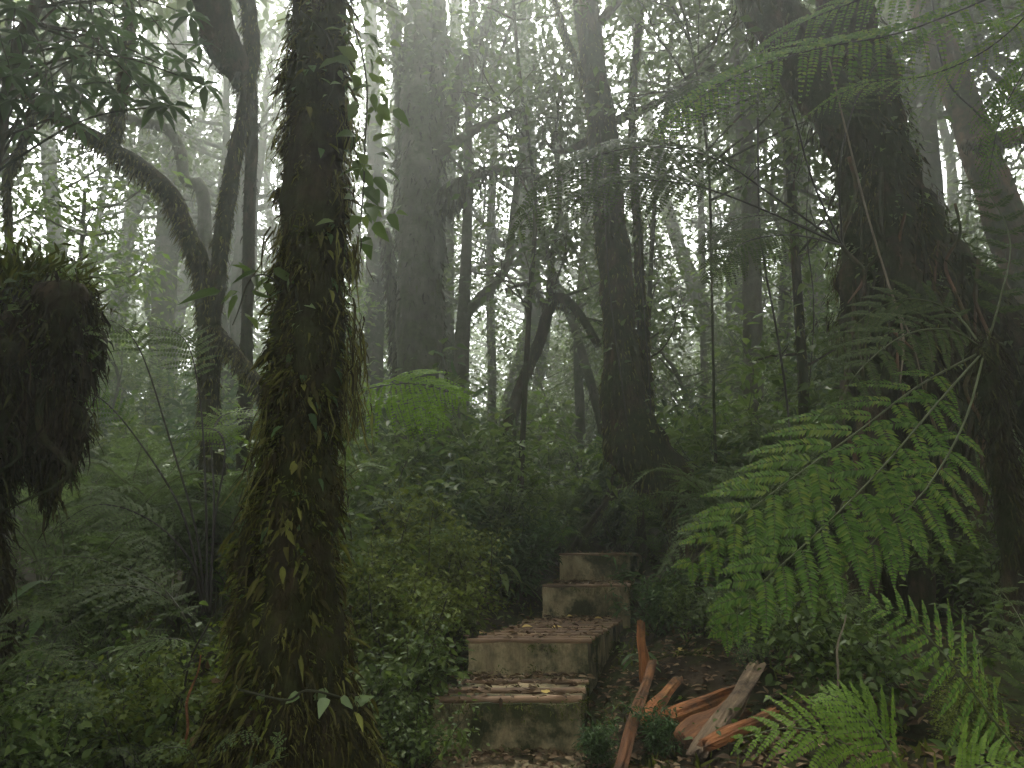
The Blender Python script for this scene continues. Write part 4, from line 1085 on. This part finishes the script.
# left: dark-stalked fern with hazy fronds
b0 = gp(205, 612, 4.5, None)
fern('stalked_fern', 'tall fern with thin black stalks rising beside the left of the nearest trunk', b0, [
    (px_ctrl([(205, 612, 4.5), (196, 530, 4.5), (170, 440, 4.5), (140, 350, 4.5), (110, 320, 4.4), (75, 325, 4.3)]), dict(bare=.6, plen=.30, mat='fern_pale')),
    (px_ctrl([(207, 612, 4.5), (206, 500, 4.5), (200, 400, 4.6), (185, 340, 4.7), (150, 325, 4.8)]), dict(bare=.58, plen=.28, mat='fern_pale')),
    (px_ctrl([(210, 612, 4.5), (214, 500, 4.6), (212, 440, 4.8), (225, 415, 5.0), (265, 410, 5.2)]), dict(bare=.55, plen=.34, mat='fern_bright')),
    (px_ctrl([(203, 612, 4.5), (185, 520, 4.4), (145, 450, 4.3), (100, 398, 4.2), (55, 385, 4.1)]), dict(bare=.6, plen=.24)),
    (px_ctrl([(208, 612, 4.5), (190, 560, 4.2), (150, 520, 4.1), (95, 505, 4.0), (40, 540, 3.9)]), dict(bare=.4, plen=.24, mat='fern_pale')),
    (px_ctrl([(208, 612, 4.5), (215, 520, 4.6), (225, 455, 4.7), (215, 430, 4.8), (180, 430, 5.0)]), dict(bare=.55, plen=.3, mat='fern_bright'))],
     'fern', 'stem_dark', nh=(0, -.7, 1), npin=20, npl=14, r0=.009, droop=.35)
fern('arching_fern', 'single bright green fern frond arching out right of the nearest trunk', gp(352, 540, 5.2, None), [
    (px_ctrl([(352, 540, 5.2), (336, 450, 4.6), (348, 400, 4.2), (388, 385, 3.9), (430, 386, 3.8), (470, 402, 3.7)]), dict(bare=.45, plen=.34, npin=15, cov=.72)),
    (px_ctrl([(352, 540, 5.2), (345, 460, 5.1), (360, 415, 5.0), (395, 402, 4.9), (425, 410, 4.85), (450, 428, 4.8)]), dict(bare=.5, plen=.24, npin=13, cov=.72))],
     'fern_vivid', 'stem_dark', nh=(0, -1, .75), npl=20, r0=.004, droop=.5, fill=.9, cov=.95)
fern('ground_fern', 'dim olive fern arching low across the left foreground', gp(205, 660, 3.2, None), [
    (px_ctrl([(205, 660, 3.2), (170, 600, 3.0), (110, 585, 2.9), (50, 600, 2.8), (-10, 630, 2.8)]), dict(npin=22, plen=.26)),
    (px_ctrl([(205, 660, 3.2), (165, 590, 3.6), (100, 560, 3.8), (40, 560, 3.9), (-20, 590, 3.9)]), dict(npin=22, plen=.24)),
    (px_ctrl([(205, 660, 3.2), (180, 640, 2.9), (140, 645, 2.8), (100, 672, 2.75)]), dict(npin=16, plen=.12, mat='fern_pale'))],
     'fern_dark', 'stem', nh=(0, -.35, 1), npl=13, r0=.005, bare=.15, droop=.25)
fern('ground_fern', 'dark fern at the bottom left corner', gp(-30, 740, 2.6, None), [
    (px_ctrl([(-30, 740, 2.6), (0, 670, 2.5), (40, 650, 2.4), (75, 675, 2.3)]), {}), (px_ctrl([(-30, 740, 2.6), (10, 700, 2.4), (60, 690, 2.3), (110, 715, 2.25)]), {}),
    (px_ctrl([(-30, 740, 2.6), (-10, 640, 2.6), (20, 610, 2.6), (60, 620, 2.6)]), {})], 'fern_dark', 'rachis', nh=(0, -.4, 1), npin=16, npl=12, plen=.13, r0=.004, bare=.15)
fern('ground_fern', 'small pale fern at the very foot of the nearest trunk', gp(185, 790, 2.35, None), [
    (px_ctrl([(205, 780, 2.35), (190, 752, 2.3), (165, 748, 2.28), (140, 756, 2.25)]), {}), (px_ctrl([(205, 780, 2.35), (250, 770, 2.25), (275, 758, 2.2), (278, 730, 2.2)]), {}), (px_ctrl([(205, 780, 2.35), (215, 750, 2.3), (235, 735, 2.28), (262, 740, 2.25)]), {})],
     'fern_pale', 'stem', nh=(0, -.4, 1), npin=14, npl=6, plen=.06, r0=.003, bare=.2)

# mid-ground ferns: prototypes copied
fp = [radial_fern('understory_fern', 'x', (0, 0, 0), 9, .75, .55, 'fern', 'stem_dark', 'f', 3), radial_fern('understory_fern', 'x', (0, 0, 0), 9, 1.05, .8, 'fern_pale', 'rachis', 'f', 5, plen=.24, npin=20, npl=12), radial_fern('understory_fern', 'x', (0, 0, 0), 7, .55, .4, 'fern_dark', 'stem_dark', 'f', 8, plen=.13)]
FERNS = [  # px, py (crown of the fern on the ground), Y, kind, scale, label
    (545, 540, 9.0, 0, .9, 'bright little fern just left of the top step'), (560, 505, 10, 1, 1.1, 'fern with long pale fronds behind the top step'), (510, 500, 11.5, 1, 1.2, 'pale fern in the haze left of the bent tree'),
    (655, 545, 8.8, 0, .5, 'fern between the top step and the curved tree'), (775, 510, 6.6, 1, 1.0, 'fern right of the curved tree foot'), (770, 470, 6.8, 1, 1.0, 'fern left of the leaf-wrapped stem'),
    (668, 575, 6.8, 2, .8, 'dark fern hanging over the right of the third riser'), (780, 500, 6.2, 0, 1.1, 'fern under the leaf-wrapped stem'), (380, 560, 6.5, 1, .8, 'fern right of the nearest trunk below the bright frond'),
    (470, 470, 9.5, 1, 1.2, 'hazy fern at the foot of the huge forked trunk'), (400, 480, 8.5, 1, 1.1, 'hazy fern left of the huge forked trunk'), (120, 540, 6, 1, 1.4, 'pale hazy fern behind the black-stalked fern'),
    (60, 520, 5.6, 1, 1.3, 'pale hazy fern under the hanging roots of the stump'), (250, 520, 5.6, 0, 1.1, 'bright hazy fern close behind the nearest trunk'), (30, 580, 4.8, 2, 1.2, 'dark fern low at the left edge'), (900, 560, 6.0, 2, 1.3, 'dark fern behind the stilt roots'),
    (1000, 500, 6.5, 0, 1.4, 'fern behind the right-hand stilt roots'), (840, 430, 7.5, 1, 1.3, 'hazy fern behind the stilt-root tree'), (960, 330, 9, 1, 1.6, 'misty fern between the two right-hand trunks'),
    (110, 650, 3.9, 2, 1.2, 'broad fern in the left foreground between the stump and the nearest trunk'), (30, 660, 3.4, 2, 1.0, 'dark fern right under the stump'), (160, 640, 4.3, 2, 1.0, 'dark fern at the foot of the black stalks'),
    (150, 700, 2.9, 2, .7, 'small dark fern left of the foot of the nearest trunk'), (75, 590, 4.8, 1, 1.2, 'pale fern with long fronds behind the left foreground ferns'), (255, 570, 4.6, 2, 1.2, 'fern tucked behind the left side of the nearest trunk'), (60, 720, 2.6, 2, .7, 'little fern in the bottom left corner'),
    (180, 560, 5.4, 1, 1.2, 'pale fern just behind the black stalks'),
    (590, 530, 10.5, 2, .9, 'small dark fern straight above the top step'), (430, 610, 6.2, 2, .7, 'small dark fern left of the landing'), (330, 470, 8, 1, 1.2, 'hazy fern between the nearest trunk and the bright frond')]
for i, (px, py, Y, k, s, lab) in enumerate(FERNS):
    p = at(px, py, Y); p.z = ground(p.x, p.y) - .02
    used = [f for f in fp if f['label'] == 'x']
    if fp[k]['label'] == 'x': o = fp[k]; o['label'] = lab; o['group'] = 'ferns of the undergrowth'; o.scale = (s,) * 3; o.rotation_euler.z = i * 1.3
    else: o = dup(fp[k], p, i * 1.3, s, lab, 'ferns of the undergrowth')
    o.location = p
rd = random.Random(9)
ZONE = {'L': 'low fern in the dim undergrowth left of the steps', 'B': 'hazy fern in the undergrowth beyond the top step', 'R': 'fern in the undergrowth right of the steps'}
for i in range(44):
    y = rd.uniform(5.5, 17); x = rd.uniform(-.62, .62) * y
    d = x - lerp_tab(y, PATHX)
    if y < 9.6 and abs(d) < .9: continue
    z = 'B' if y > 9.6 else ('L' if d < 0 else 'R')
    dup(fp[rd.randrange(3)], (x, y, ground(x, y) - .02), rd.uniform(0, 6.3), rd.uniform(.8, 1.5), ZONE[z], {'L': 'low ferns left of the steps', 'B': 'hazy ferns beyond the steps', 'R': 'ferns right of the steps'}[z])

# ---------------------------------------------------------------- shrubs
def shrub(label, seed, h, w, nst, each, size, leaf, wid=.5, tpl=TPL8, spread=.16):
    rd = random.Random(seed)
    T = thing('shrub', label, 'shrub', (0, 0, 0), 's')
    b, c = Buf(), Buf(); tips = []
    for k in range(nst):
        a = rd.uniform(0, 6.3); l = h * rd.uniform(.5, 1)
        grow(b, (rd.gauss(0, .05), rd.gauss(0, .05), -.03), (math.cos(a) * w, math.sin(a) * w, 1), l, .012, 2, tips, rd, 5, .3, .25)
    leaf_cloud(c, np.array([tuple(t) for t in tips]), spread, each, size, tpl, .25, wid)
    b.build('stem', M['stem'], T); c.build('foliage', M[leaf], T)
    return T


sp = [shrub('x', 1, 1.0, .55, 9, 8, .105, 'leaf_mid'), shrub('x', 2, 1.3, .5, 8, 8, .13, 'leaf_bright', .42), shrub('x', 3, .6, .8, 9, 10, .05, 'leaf_mid', .6), shrub('x', 4, .9, .6, 7, 7, .17, 'leaf_glossy', .26),
      shrub('x', 5, .75, .9, 11, 22, .04, 'mound_leaf', .6, TPL8, .13)]
SHR = [  # px, py, Y, kind, scale, label
    (735, 440, 7.6, 1, 1.1, 'bright-leaved shrub right of the curved tree'), (690, 420, 8.2, 1, 1.1, 'tall bright shrub behind the foot of the curved tree'), (765, 450, 7.0, 0, 1.1, 'leafy shrub left of the leaf-wrapped stem'),
    (405, 660, 5.0, 4, .95, 'mossy olive mound of tiny leaves left of the landing'), (425, 610, 6.0, 4, 1.15, 'smaller mossy mound beside the left edge of the landing'), (380, 690, 4.3, 2, .9, 'low dim shrub left of the lowest full step'),
    (410, 735, 3.8, 2, .6, 'low leafy tuft at the left corner of the lowest step'), (470, 560, 8.0, 0, .9, 'dark leafy shrub left of the third riser'), (510, 575, 7.6, 3, .7, 'glossy shrub touching the left end of the third riser'),
    (500, 530, 9.2, 0, 1.0, 'leafy shrub left of the top step'), (560, 510, 10.4, 2, 1.6, 'dim shrub on the slope above the top step'), (620, 515, 10.2, 0, 1.1, 'dim leafy shrub behind the right end of the top step'),
    (440, 540, 7.4, 3, .9, 'glossy shrub behind the strap-leaved plants'), (390, 520, 7.0, 0, 1.0, 'leafy shrub below the bright frond'), (350, 600, 5.2, 0, .8, 'dim shrub right of the nearest trunk'), (365, 500, 8.0, 1, .9, 'bright hazy shrub below the bright frond'),
    (10, 640, 3.8, 2, .7, 'dim shrub under the stump at the left'), (100, 620, 4.4, 0, .5, 'dim leafy shrub left of the black stalks'), (130, 690, 3.2, 2, .8, 'low olive shrub in the left foreground'), (60, 730, 2.7, 2, .7, 'low dark shrub in the bottom left corner'),
    (180, 720, 2.9, 4, .7, 'mossy tuft left of the foot of the nearest trunk'), (660, 720, 3.9, 3, .2, 'small glossy seedling among the split wood'), (600, 720, 4.0, 3, .2, 'small glossy seedling right of the lowest full step'),
    (655, 600, 6.0, 3, .45, 'glossy shrub right of the landing'), (700, 620, 5.2, 2, .6, 'small-leaved shrub above the split wood'), (760, 640, 4.6, 2, .7, 'small-leaved shrub under the drooping fronds'), (830, 640, 4.2, 2, .55, 'dim shrub at the foot of the stilt roots'),
    (870, 690, 3.2, 2, .9, 'dim shrub behind the bright ground fern'), (960, 740, 2.8, 4, .3, 'mossy tuft under the fern at the lower right'), (1010, 640, 4.2, 0, .5, 'dim leafy shrub at the right edge under the roots'), (900, 520, 6.4, 0, 1.2, 'dim shrub seen through the stilt roots'),
    (820, 480, 6.2, 0, 1.1, 'leafy shrub left of the stilt roots'), (600, 490, 11.5, 1, 1.2, 'pale hazy shrub above the steps'), (300, 560, 6.2, 0, 1.0, 'leafy shrub hidden behind the nearest trunk')]
used = set()
for i, (px, py, Y, k, s, lab) in enumerate(SHR):
    p = at(px, py, Y); p.z = ground(p.x, p.y) - .02
    if k not in used: used.add(k); o = sp[k]; o['label'] = lab; o['group'] = 'shrubs of the undergrowth'; o.scale = (s,) * 3; o.rotation_euler.z = i * 2.1
    else: o = dup(sp[k], p, i * 2.1, s, lab, 'shrubs of the undergrowth')
    o.location = p
ZS = {'L': ('leafy shrub in the dim undergrowth left of the steps', 'shrubs left of the steps'), 'B': ('hazy shrub in the undergrowth beyond the top step', 'hazy shrubs beyond the steps'), 'R': ('leafy shrub in the undergrowth right of the steps', 'shrubs right of the steps')}
for i in range(110):
    y = 4.5 + 15 * rd.random() ** 1.2; x = rd.uniform(-.66, .66) * y
    d = x - lerp_tab(y, PATHX)
    if y < 9.6 and abs(d) < 1.0: continue
    if d < -.8 and y < 8 and rd.random() < .88: continue
    if d > .6 and y < 7: continue
    z = 'B' if y > 9.6 else ('L' if d < 0 else 'R')
    dup(sp[rd.choice([0, 0, 1, 2, 3, 3])], (x, y, ground(x, y) - .02), rd.uniform(0, 6.3), rd.uniform(.8, 1.5) * (1.15 if y > 9 else .85), *ZS[z])

# strap-leaved plants left of the steps
def strap_plant(label, p, n, L, w, mat, seed):
    rd = random.Random(seed); T = thing('strap_plant', label, 'plant', p, 'strap-leaved plants'); c = Buf(); s = Buf()
    tube(s, [(0, 0, -.03), (0.01, 0, L * .5), (0, .01, L * .9)], [.012, .010, .006], 8, 6); s.build('stem', M['stem'], T)
    for k in range(n):
        a = k * 2.4 + rd.uniform(-.3, .3); e = np.array([math.cos(a), math.sin(a), 0]); l = L * rd.uniform(.7, 1.1); m = 9
        t = np.linspace(0, 1, m); z0 = L * (.5 + .45 * k / n)
        pts = np.array([0, 0, z0]) + e * (l * t)[:, None] * .9 + np.array([0, 0, 1.]) * (l * (.45 * t - .85 * t ** 2))[:, None]
        sd = np.cross(e, [0, 0, 1.]); ww = w * np.sin(np.pi * np.minimum(1, .12 + t * .88)) ** .6
        V = np.concatenate([pts - sd * ww[:, None] + [0, 0, w * .3], pts, pts + sd * ww[:, None] + [0, 0, w * .3]]); i = np.arange(m - 1)[:, None]
        c.add(V, np.concatenate([i + np.array([0, m, m + 1, 1]), i + np.array([m, 2 * m, 2 * m + 1, m + 1])]))
    c.build('foliage', M[mat], T)


for px, py, Y, n, L, w, mat, lab in ((435, 585, 6.6, 8, .42, .035, 'leaf_glossy', 'tall strap-leaved plant standing left of the landing'), (385, 585, 5.6, 7, .34, .03, 'leaf_pale', 'pale drooping strap-leaved plant right of the nearest trunk'),
                                     (410, 620, 5.6, 6, .28, .028, 'leaf_pale', 'small pale strap-leaved plant on the mossy mound'), (640, 655, 4.9, 6, .2, .025, 'leaf_glossy', 'low strap-leaved seedling behind the orange stake'),
                                     (85, 680, 3.3, 7, .26, .03, 'leaf_glossy', 'dim strap-leaved plant in the left foreground'), (30, 720, 2.7, 7, .2, .025, 'leaf_mid', 'dim strap-leaved plant in the bottom left corner'),
                                     (140, 640, 4.0, 8, .42, .04, 'leaf_mid', 'tall strap-leaved plant between the left foreground ferns and the black stalks'), (55, 610, 4.6, 8, .45, .045, 'leaf_glossy', 'big strap-leaved plant under the hanging roots of the stump'),
                                     (460, 520, 8.4, 8, .6, .05, 'leaf_pale', 'large pale strap-leaved plant in the haze left of the top step'), (375, 640, 4.6, 7, .3, .035, 'leaf_mid', 'strap-leaved plant close to the right side of the nearest trunk'),
                                     (500, 560, 7.4, 7, .45, .04, 'leaf_bright', 'bright strap-leaved plant at the left end of the third riser'), (700, 600, 5.6, 7, .4, .04, 'leaf_glossy', 'strap-leaved plant behind the tip of the drooping fronds')):
    p = at(px, py, Y); p.z = ground(p.x, p.y); strap_plant(lab, p, n, L, w, M and mat, int(px))

# dead branches lying about
for lab, a, c_, r in (('mossy dead branch lying across the left foreground', (20, 700, 3.1), (165, 668, 3.4), .022), ('thin dead branch leaning among the left foreground ferns', (110, 700, 3.2), (150, 610, 3.9), .014), ('dead branch on the soil right of the landing', (640, 640, 5.2), (712, 655, 4.8), .016),
                      ('mossy fallen branch slanting through the haze right of the bent tree', (560, 505, 9.5), (640, 470, 9.2), .06), ('dead branch propped in the shrubs left of the landing', (395, 640, 5.4), (440, 560, 6.2), .016), ('short dead stick beside the lowest full step', (598, 745, 3.7), (632, 722, 3.9), .011)):
    A, B = at(*a), at(*c_); A.z = ground(A.x, A.y) + r * .5
    if 'on the soil' in lab or 'lying' in lab or 'stick' in lab: B.z = ground(B.x, B.y) + r
    T = thing('fallen_branch', lab, 'branch', A, 'dead branches on the forest floor'); b = Buf(); m = Buf(); D_ = B - A
    V, d = tube(b, [Vector((0, 0, 0)), D_ * .35 + Vector((.02, .01, r * 1.5)), D_ * .7 + Vector((-.02, 0, r)), D_], [r, r * .9, r * .75, r * .4], 26, 9, .3, 7, r * 900)
    tube(b, [D_ * .5 + Vector((0, 0, r)), D_ * .62 + Vector((.03, .02, r * 5)), D_ * .7 + Vector((.05, .05, r * 9))], [r * .5, r * .35, r * .15], 12, 6, .2, 9)
    b.build('branch', M['bark_moss'], T); p, nn, k = tufts(V, d, 70, 9, .012); strands(m, p, nn, .012 + .02 * k * rng.uniform(.4, 1.2, len(p)), rng.uniform(.004, .009, len(p)), .5, .8, .6); m.build('moss', M['moss_green'], T)

# ---------------------------------------------------------------- vines and bare stems
for lab, pts, r, n, size, mat, sm in (
        ('pale thin vine dangling in front of the massive leaning tree', [(830, 60, 4.3), (842, 120, 4.3), (862, 195, 4.3), (885, 270, 4.2), (902, 330, 4.1), (900, 385, 4.0)], .007, 0, 0, 'leaf_mid', 'vine'),
        ('second pale vine crossing the massive leaning tree low down', [(872, 230, 4.4), (890, 290, 4.3), (912, 340, 4.2), (925, 400, 4.2)], .005, 0, 0, 'leaf_mid', 'vine'),
        ('thin black liana hanging left of the leaf-wrapped stem', [(757, -60, 5.6), (757, 195, 5.6), (764, 260, 5.6), (776, 320, 5.6), (786, 400, 5.6), (792, 480, 5.6)], .010, 8, .10, 'leaf_mid', 'stem_dark'),
        ('black twig slanting across the upper right beside the leaning trunk', [(930, -30, 5.6), (935, 40, 5.6), (950, 85, 5.6), (975, 110, 5.6), (994, 134, 5.6)], .010, 0, 0, 'leaf_mid', 'stem_dark'),
        ('thin brown stem rising from the ferns at the lower right', [(836, 705, 2.6), (838, 650, 2.6), (846, 615, 2.6)], .004, 0, 0, 'leaf_mid', 'vine'),
        ('leafy vine draped over the leaf-wrapped stem', [(812, 130, 6.2), (806, 220, 6.2), (814, 300, 6.2), (808, 400, 6.2)], .006, 46, .11, 'leaf_mid', 'stem_dark'),
        ('leafy vine climbing the right side of the curved mossy tree', [(652, 440, 7.3), (646, 340, 7.3), (640, 240, 7.3), (634, 150, 7.3)], .006, 44, .09, 'leaf_mid', 'stem_dark'),
        ('leafy vine climbing the front of the curved mossy tree', [(628, 430, 7.2), (614, 330, 7.2), (606, 230, 7.2), (600, 130, 7.2)], .006, 40, .085, 'leaf_mid', 'stem_dark'),
        ('bare brown twigs poking up left of the nearest trunk', [(172, 735, 2.9), (186, 680, 2.9), (200, 640, 2.9), (216, 606, 2.9)], .004, 0, 0, 'leaf_mid', 'stem_dark'),
        ('reddish-brown stem beside the foot of the nearest trunk', [(183, 745, 2.7), (190, 700, 2.7), (200, 655, 2.7)], .005, 3, .06, 'litter', 'brownwood')):
    climber('hanging_vine' if 'liana' in lab or 'vine' in lab else 'bare_stem', lab, [at(*p) for p in pts], r, n, size, mat, sm, .07, cat='vine' if 'vine' in lab or 'liana' in lab else 'stem', wid=.42)

# ================================================================ SKY, LIGHT, AIR
w = bpy.data.worlds.new('World'); SC.world = w; w.use_nodes = True
nt = w.node_tree; bg = nt.nodes['Background']
sky = nt.nodes.new('ShaderNodeTexSky'); sky.sky_type = 'NISHITA'; sky.sun_disc = False
SUN_EL, SUN_AZ = R(60), R(-14)
sky.sun_elevation = SUN_EL; sky.sun_rotation = SUN_AZ
sky.air_density = 1; sky.dust_density = 4; sky.ozone_density = 1
hs = nt.nodes.new('ShaderNodeHueSaturation'); hs.inputs['Saturation'].default_value = .05
nt.links.new(sky.outputs[0], hs.inputs['Color']); wm = nt.nodes.new('ShaderNodeMix'); wm.data_type = 'RGBA'; wm.blend_type = 'MULTIPLY'; wm.inputs['Factor'].default_value = 1; wm.inputs['B'].default_value = (.985, 1, .985, 1)
nt.links.new(hs.outputs[0], wm.inputs['A']); nt.links.new(wm.outputs['Result'], bg.inputs['Color'])
bg.inputs['Strength'].default_value = .15
ld = bpy.data.lights.new('sun', 'SUN'); ld.energy = 1.5; ld.angle = R(25); ld.color = (1, .96, .9)
lo = bpy.data.objects.new('sun', ld); COL.objects.link(lo)
sd = Vector((math.sin(SUN_AZ) * math.cos(SUN_EL), math.cos(SUN_AZ) * math.cos(SUN_EL), math.sin(SUN_EL)))
lo.rotation_mode = 'QUATERNION'; lo.rotation_quaternion = sd.to_track_quat('Z', 'Y')

hm, nt, N, L = new_mat('fog')
out = N.new('ShaderNodeOutputMaterial'); pv = N.new('ShaderNodeVolumePrincipled')
pv.inputs['Color'].default_value = (.44, .462, .43, 1); pv.inputs['Density'].default_value = .020; pv.inputs['Anisotropy'].default_value = .74
pv.inputs['Density Attribute'].default_value = ''
L.new(pv.outputs[0], out.inputs['Volume'])
hb = Buf(); x0, x1, y0, y1, z0, z1 = -50, 50, -15.5, 58, -4, 24
hb.add([(x0, y0, z0), (x1, y0, z0), (x1, y1, z0), (x0, y1, z0), (x0, y0, z1), (x1, y0, z1), (x1, y1, z1), (x0, y1, z1)],
       np.array([[3, 2, 1, 0], [4, 5, 6, 7], [0, 1, 5, 4], [1, 2, 6, 5], [2, 3, 7, 6], [3, 0, 4, 7]]))
tag(hb.build('haze', hm, smooth_=False), kind='stuff')

cd = bpy.data.cameras.new('camera'); cam = bpy.data.objects.new('camera', cd); COL.objects.link(cam)
cd.sensor_width = 36; cd.lens = 36 * F / 1024; cd.clip_start = .05; cd.clip_end = 400
cam.location = EYE; cam.rotation_euler = (math.pi / 2 + TH, 0, 0); SC.camera = cam

SC.view_settings.view_transform = 'Standard'; SC.view_settings.look = 'None'; SC.view_settings.gamma = 1; SC.view_settings.use_curve_mapping = False
SC.view_settings.exposure = 3.5
SC.render.engine = 'CYCLES'
c = SC.cycles
c.use_denoising = True; c.denoiser = 'OPENIMAGEDENOISE'
c.max_bounces = 6; c.diffuse_bounces = 3; c.glossy_bounces = 2; c.transmission_bounces = 3; c.volume_bounces = 2; c.transparent_max_bounces = 4
c.caustics_reflective = False; c.caustics_refractive = False
c.sample_clamp_indirect = 4
c.use_adaptive_sampling = True; c.adaptive_threshold = .02
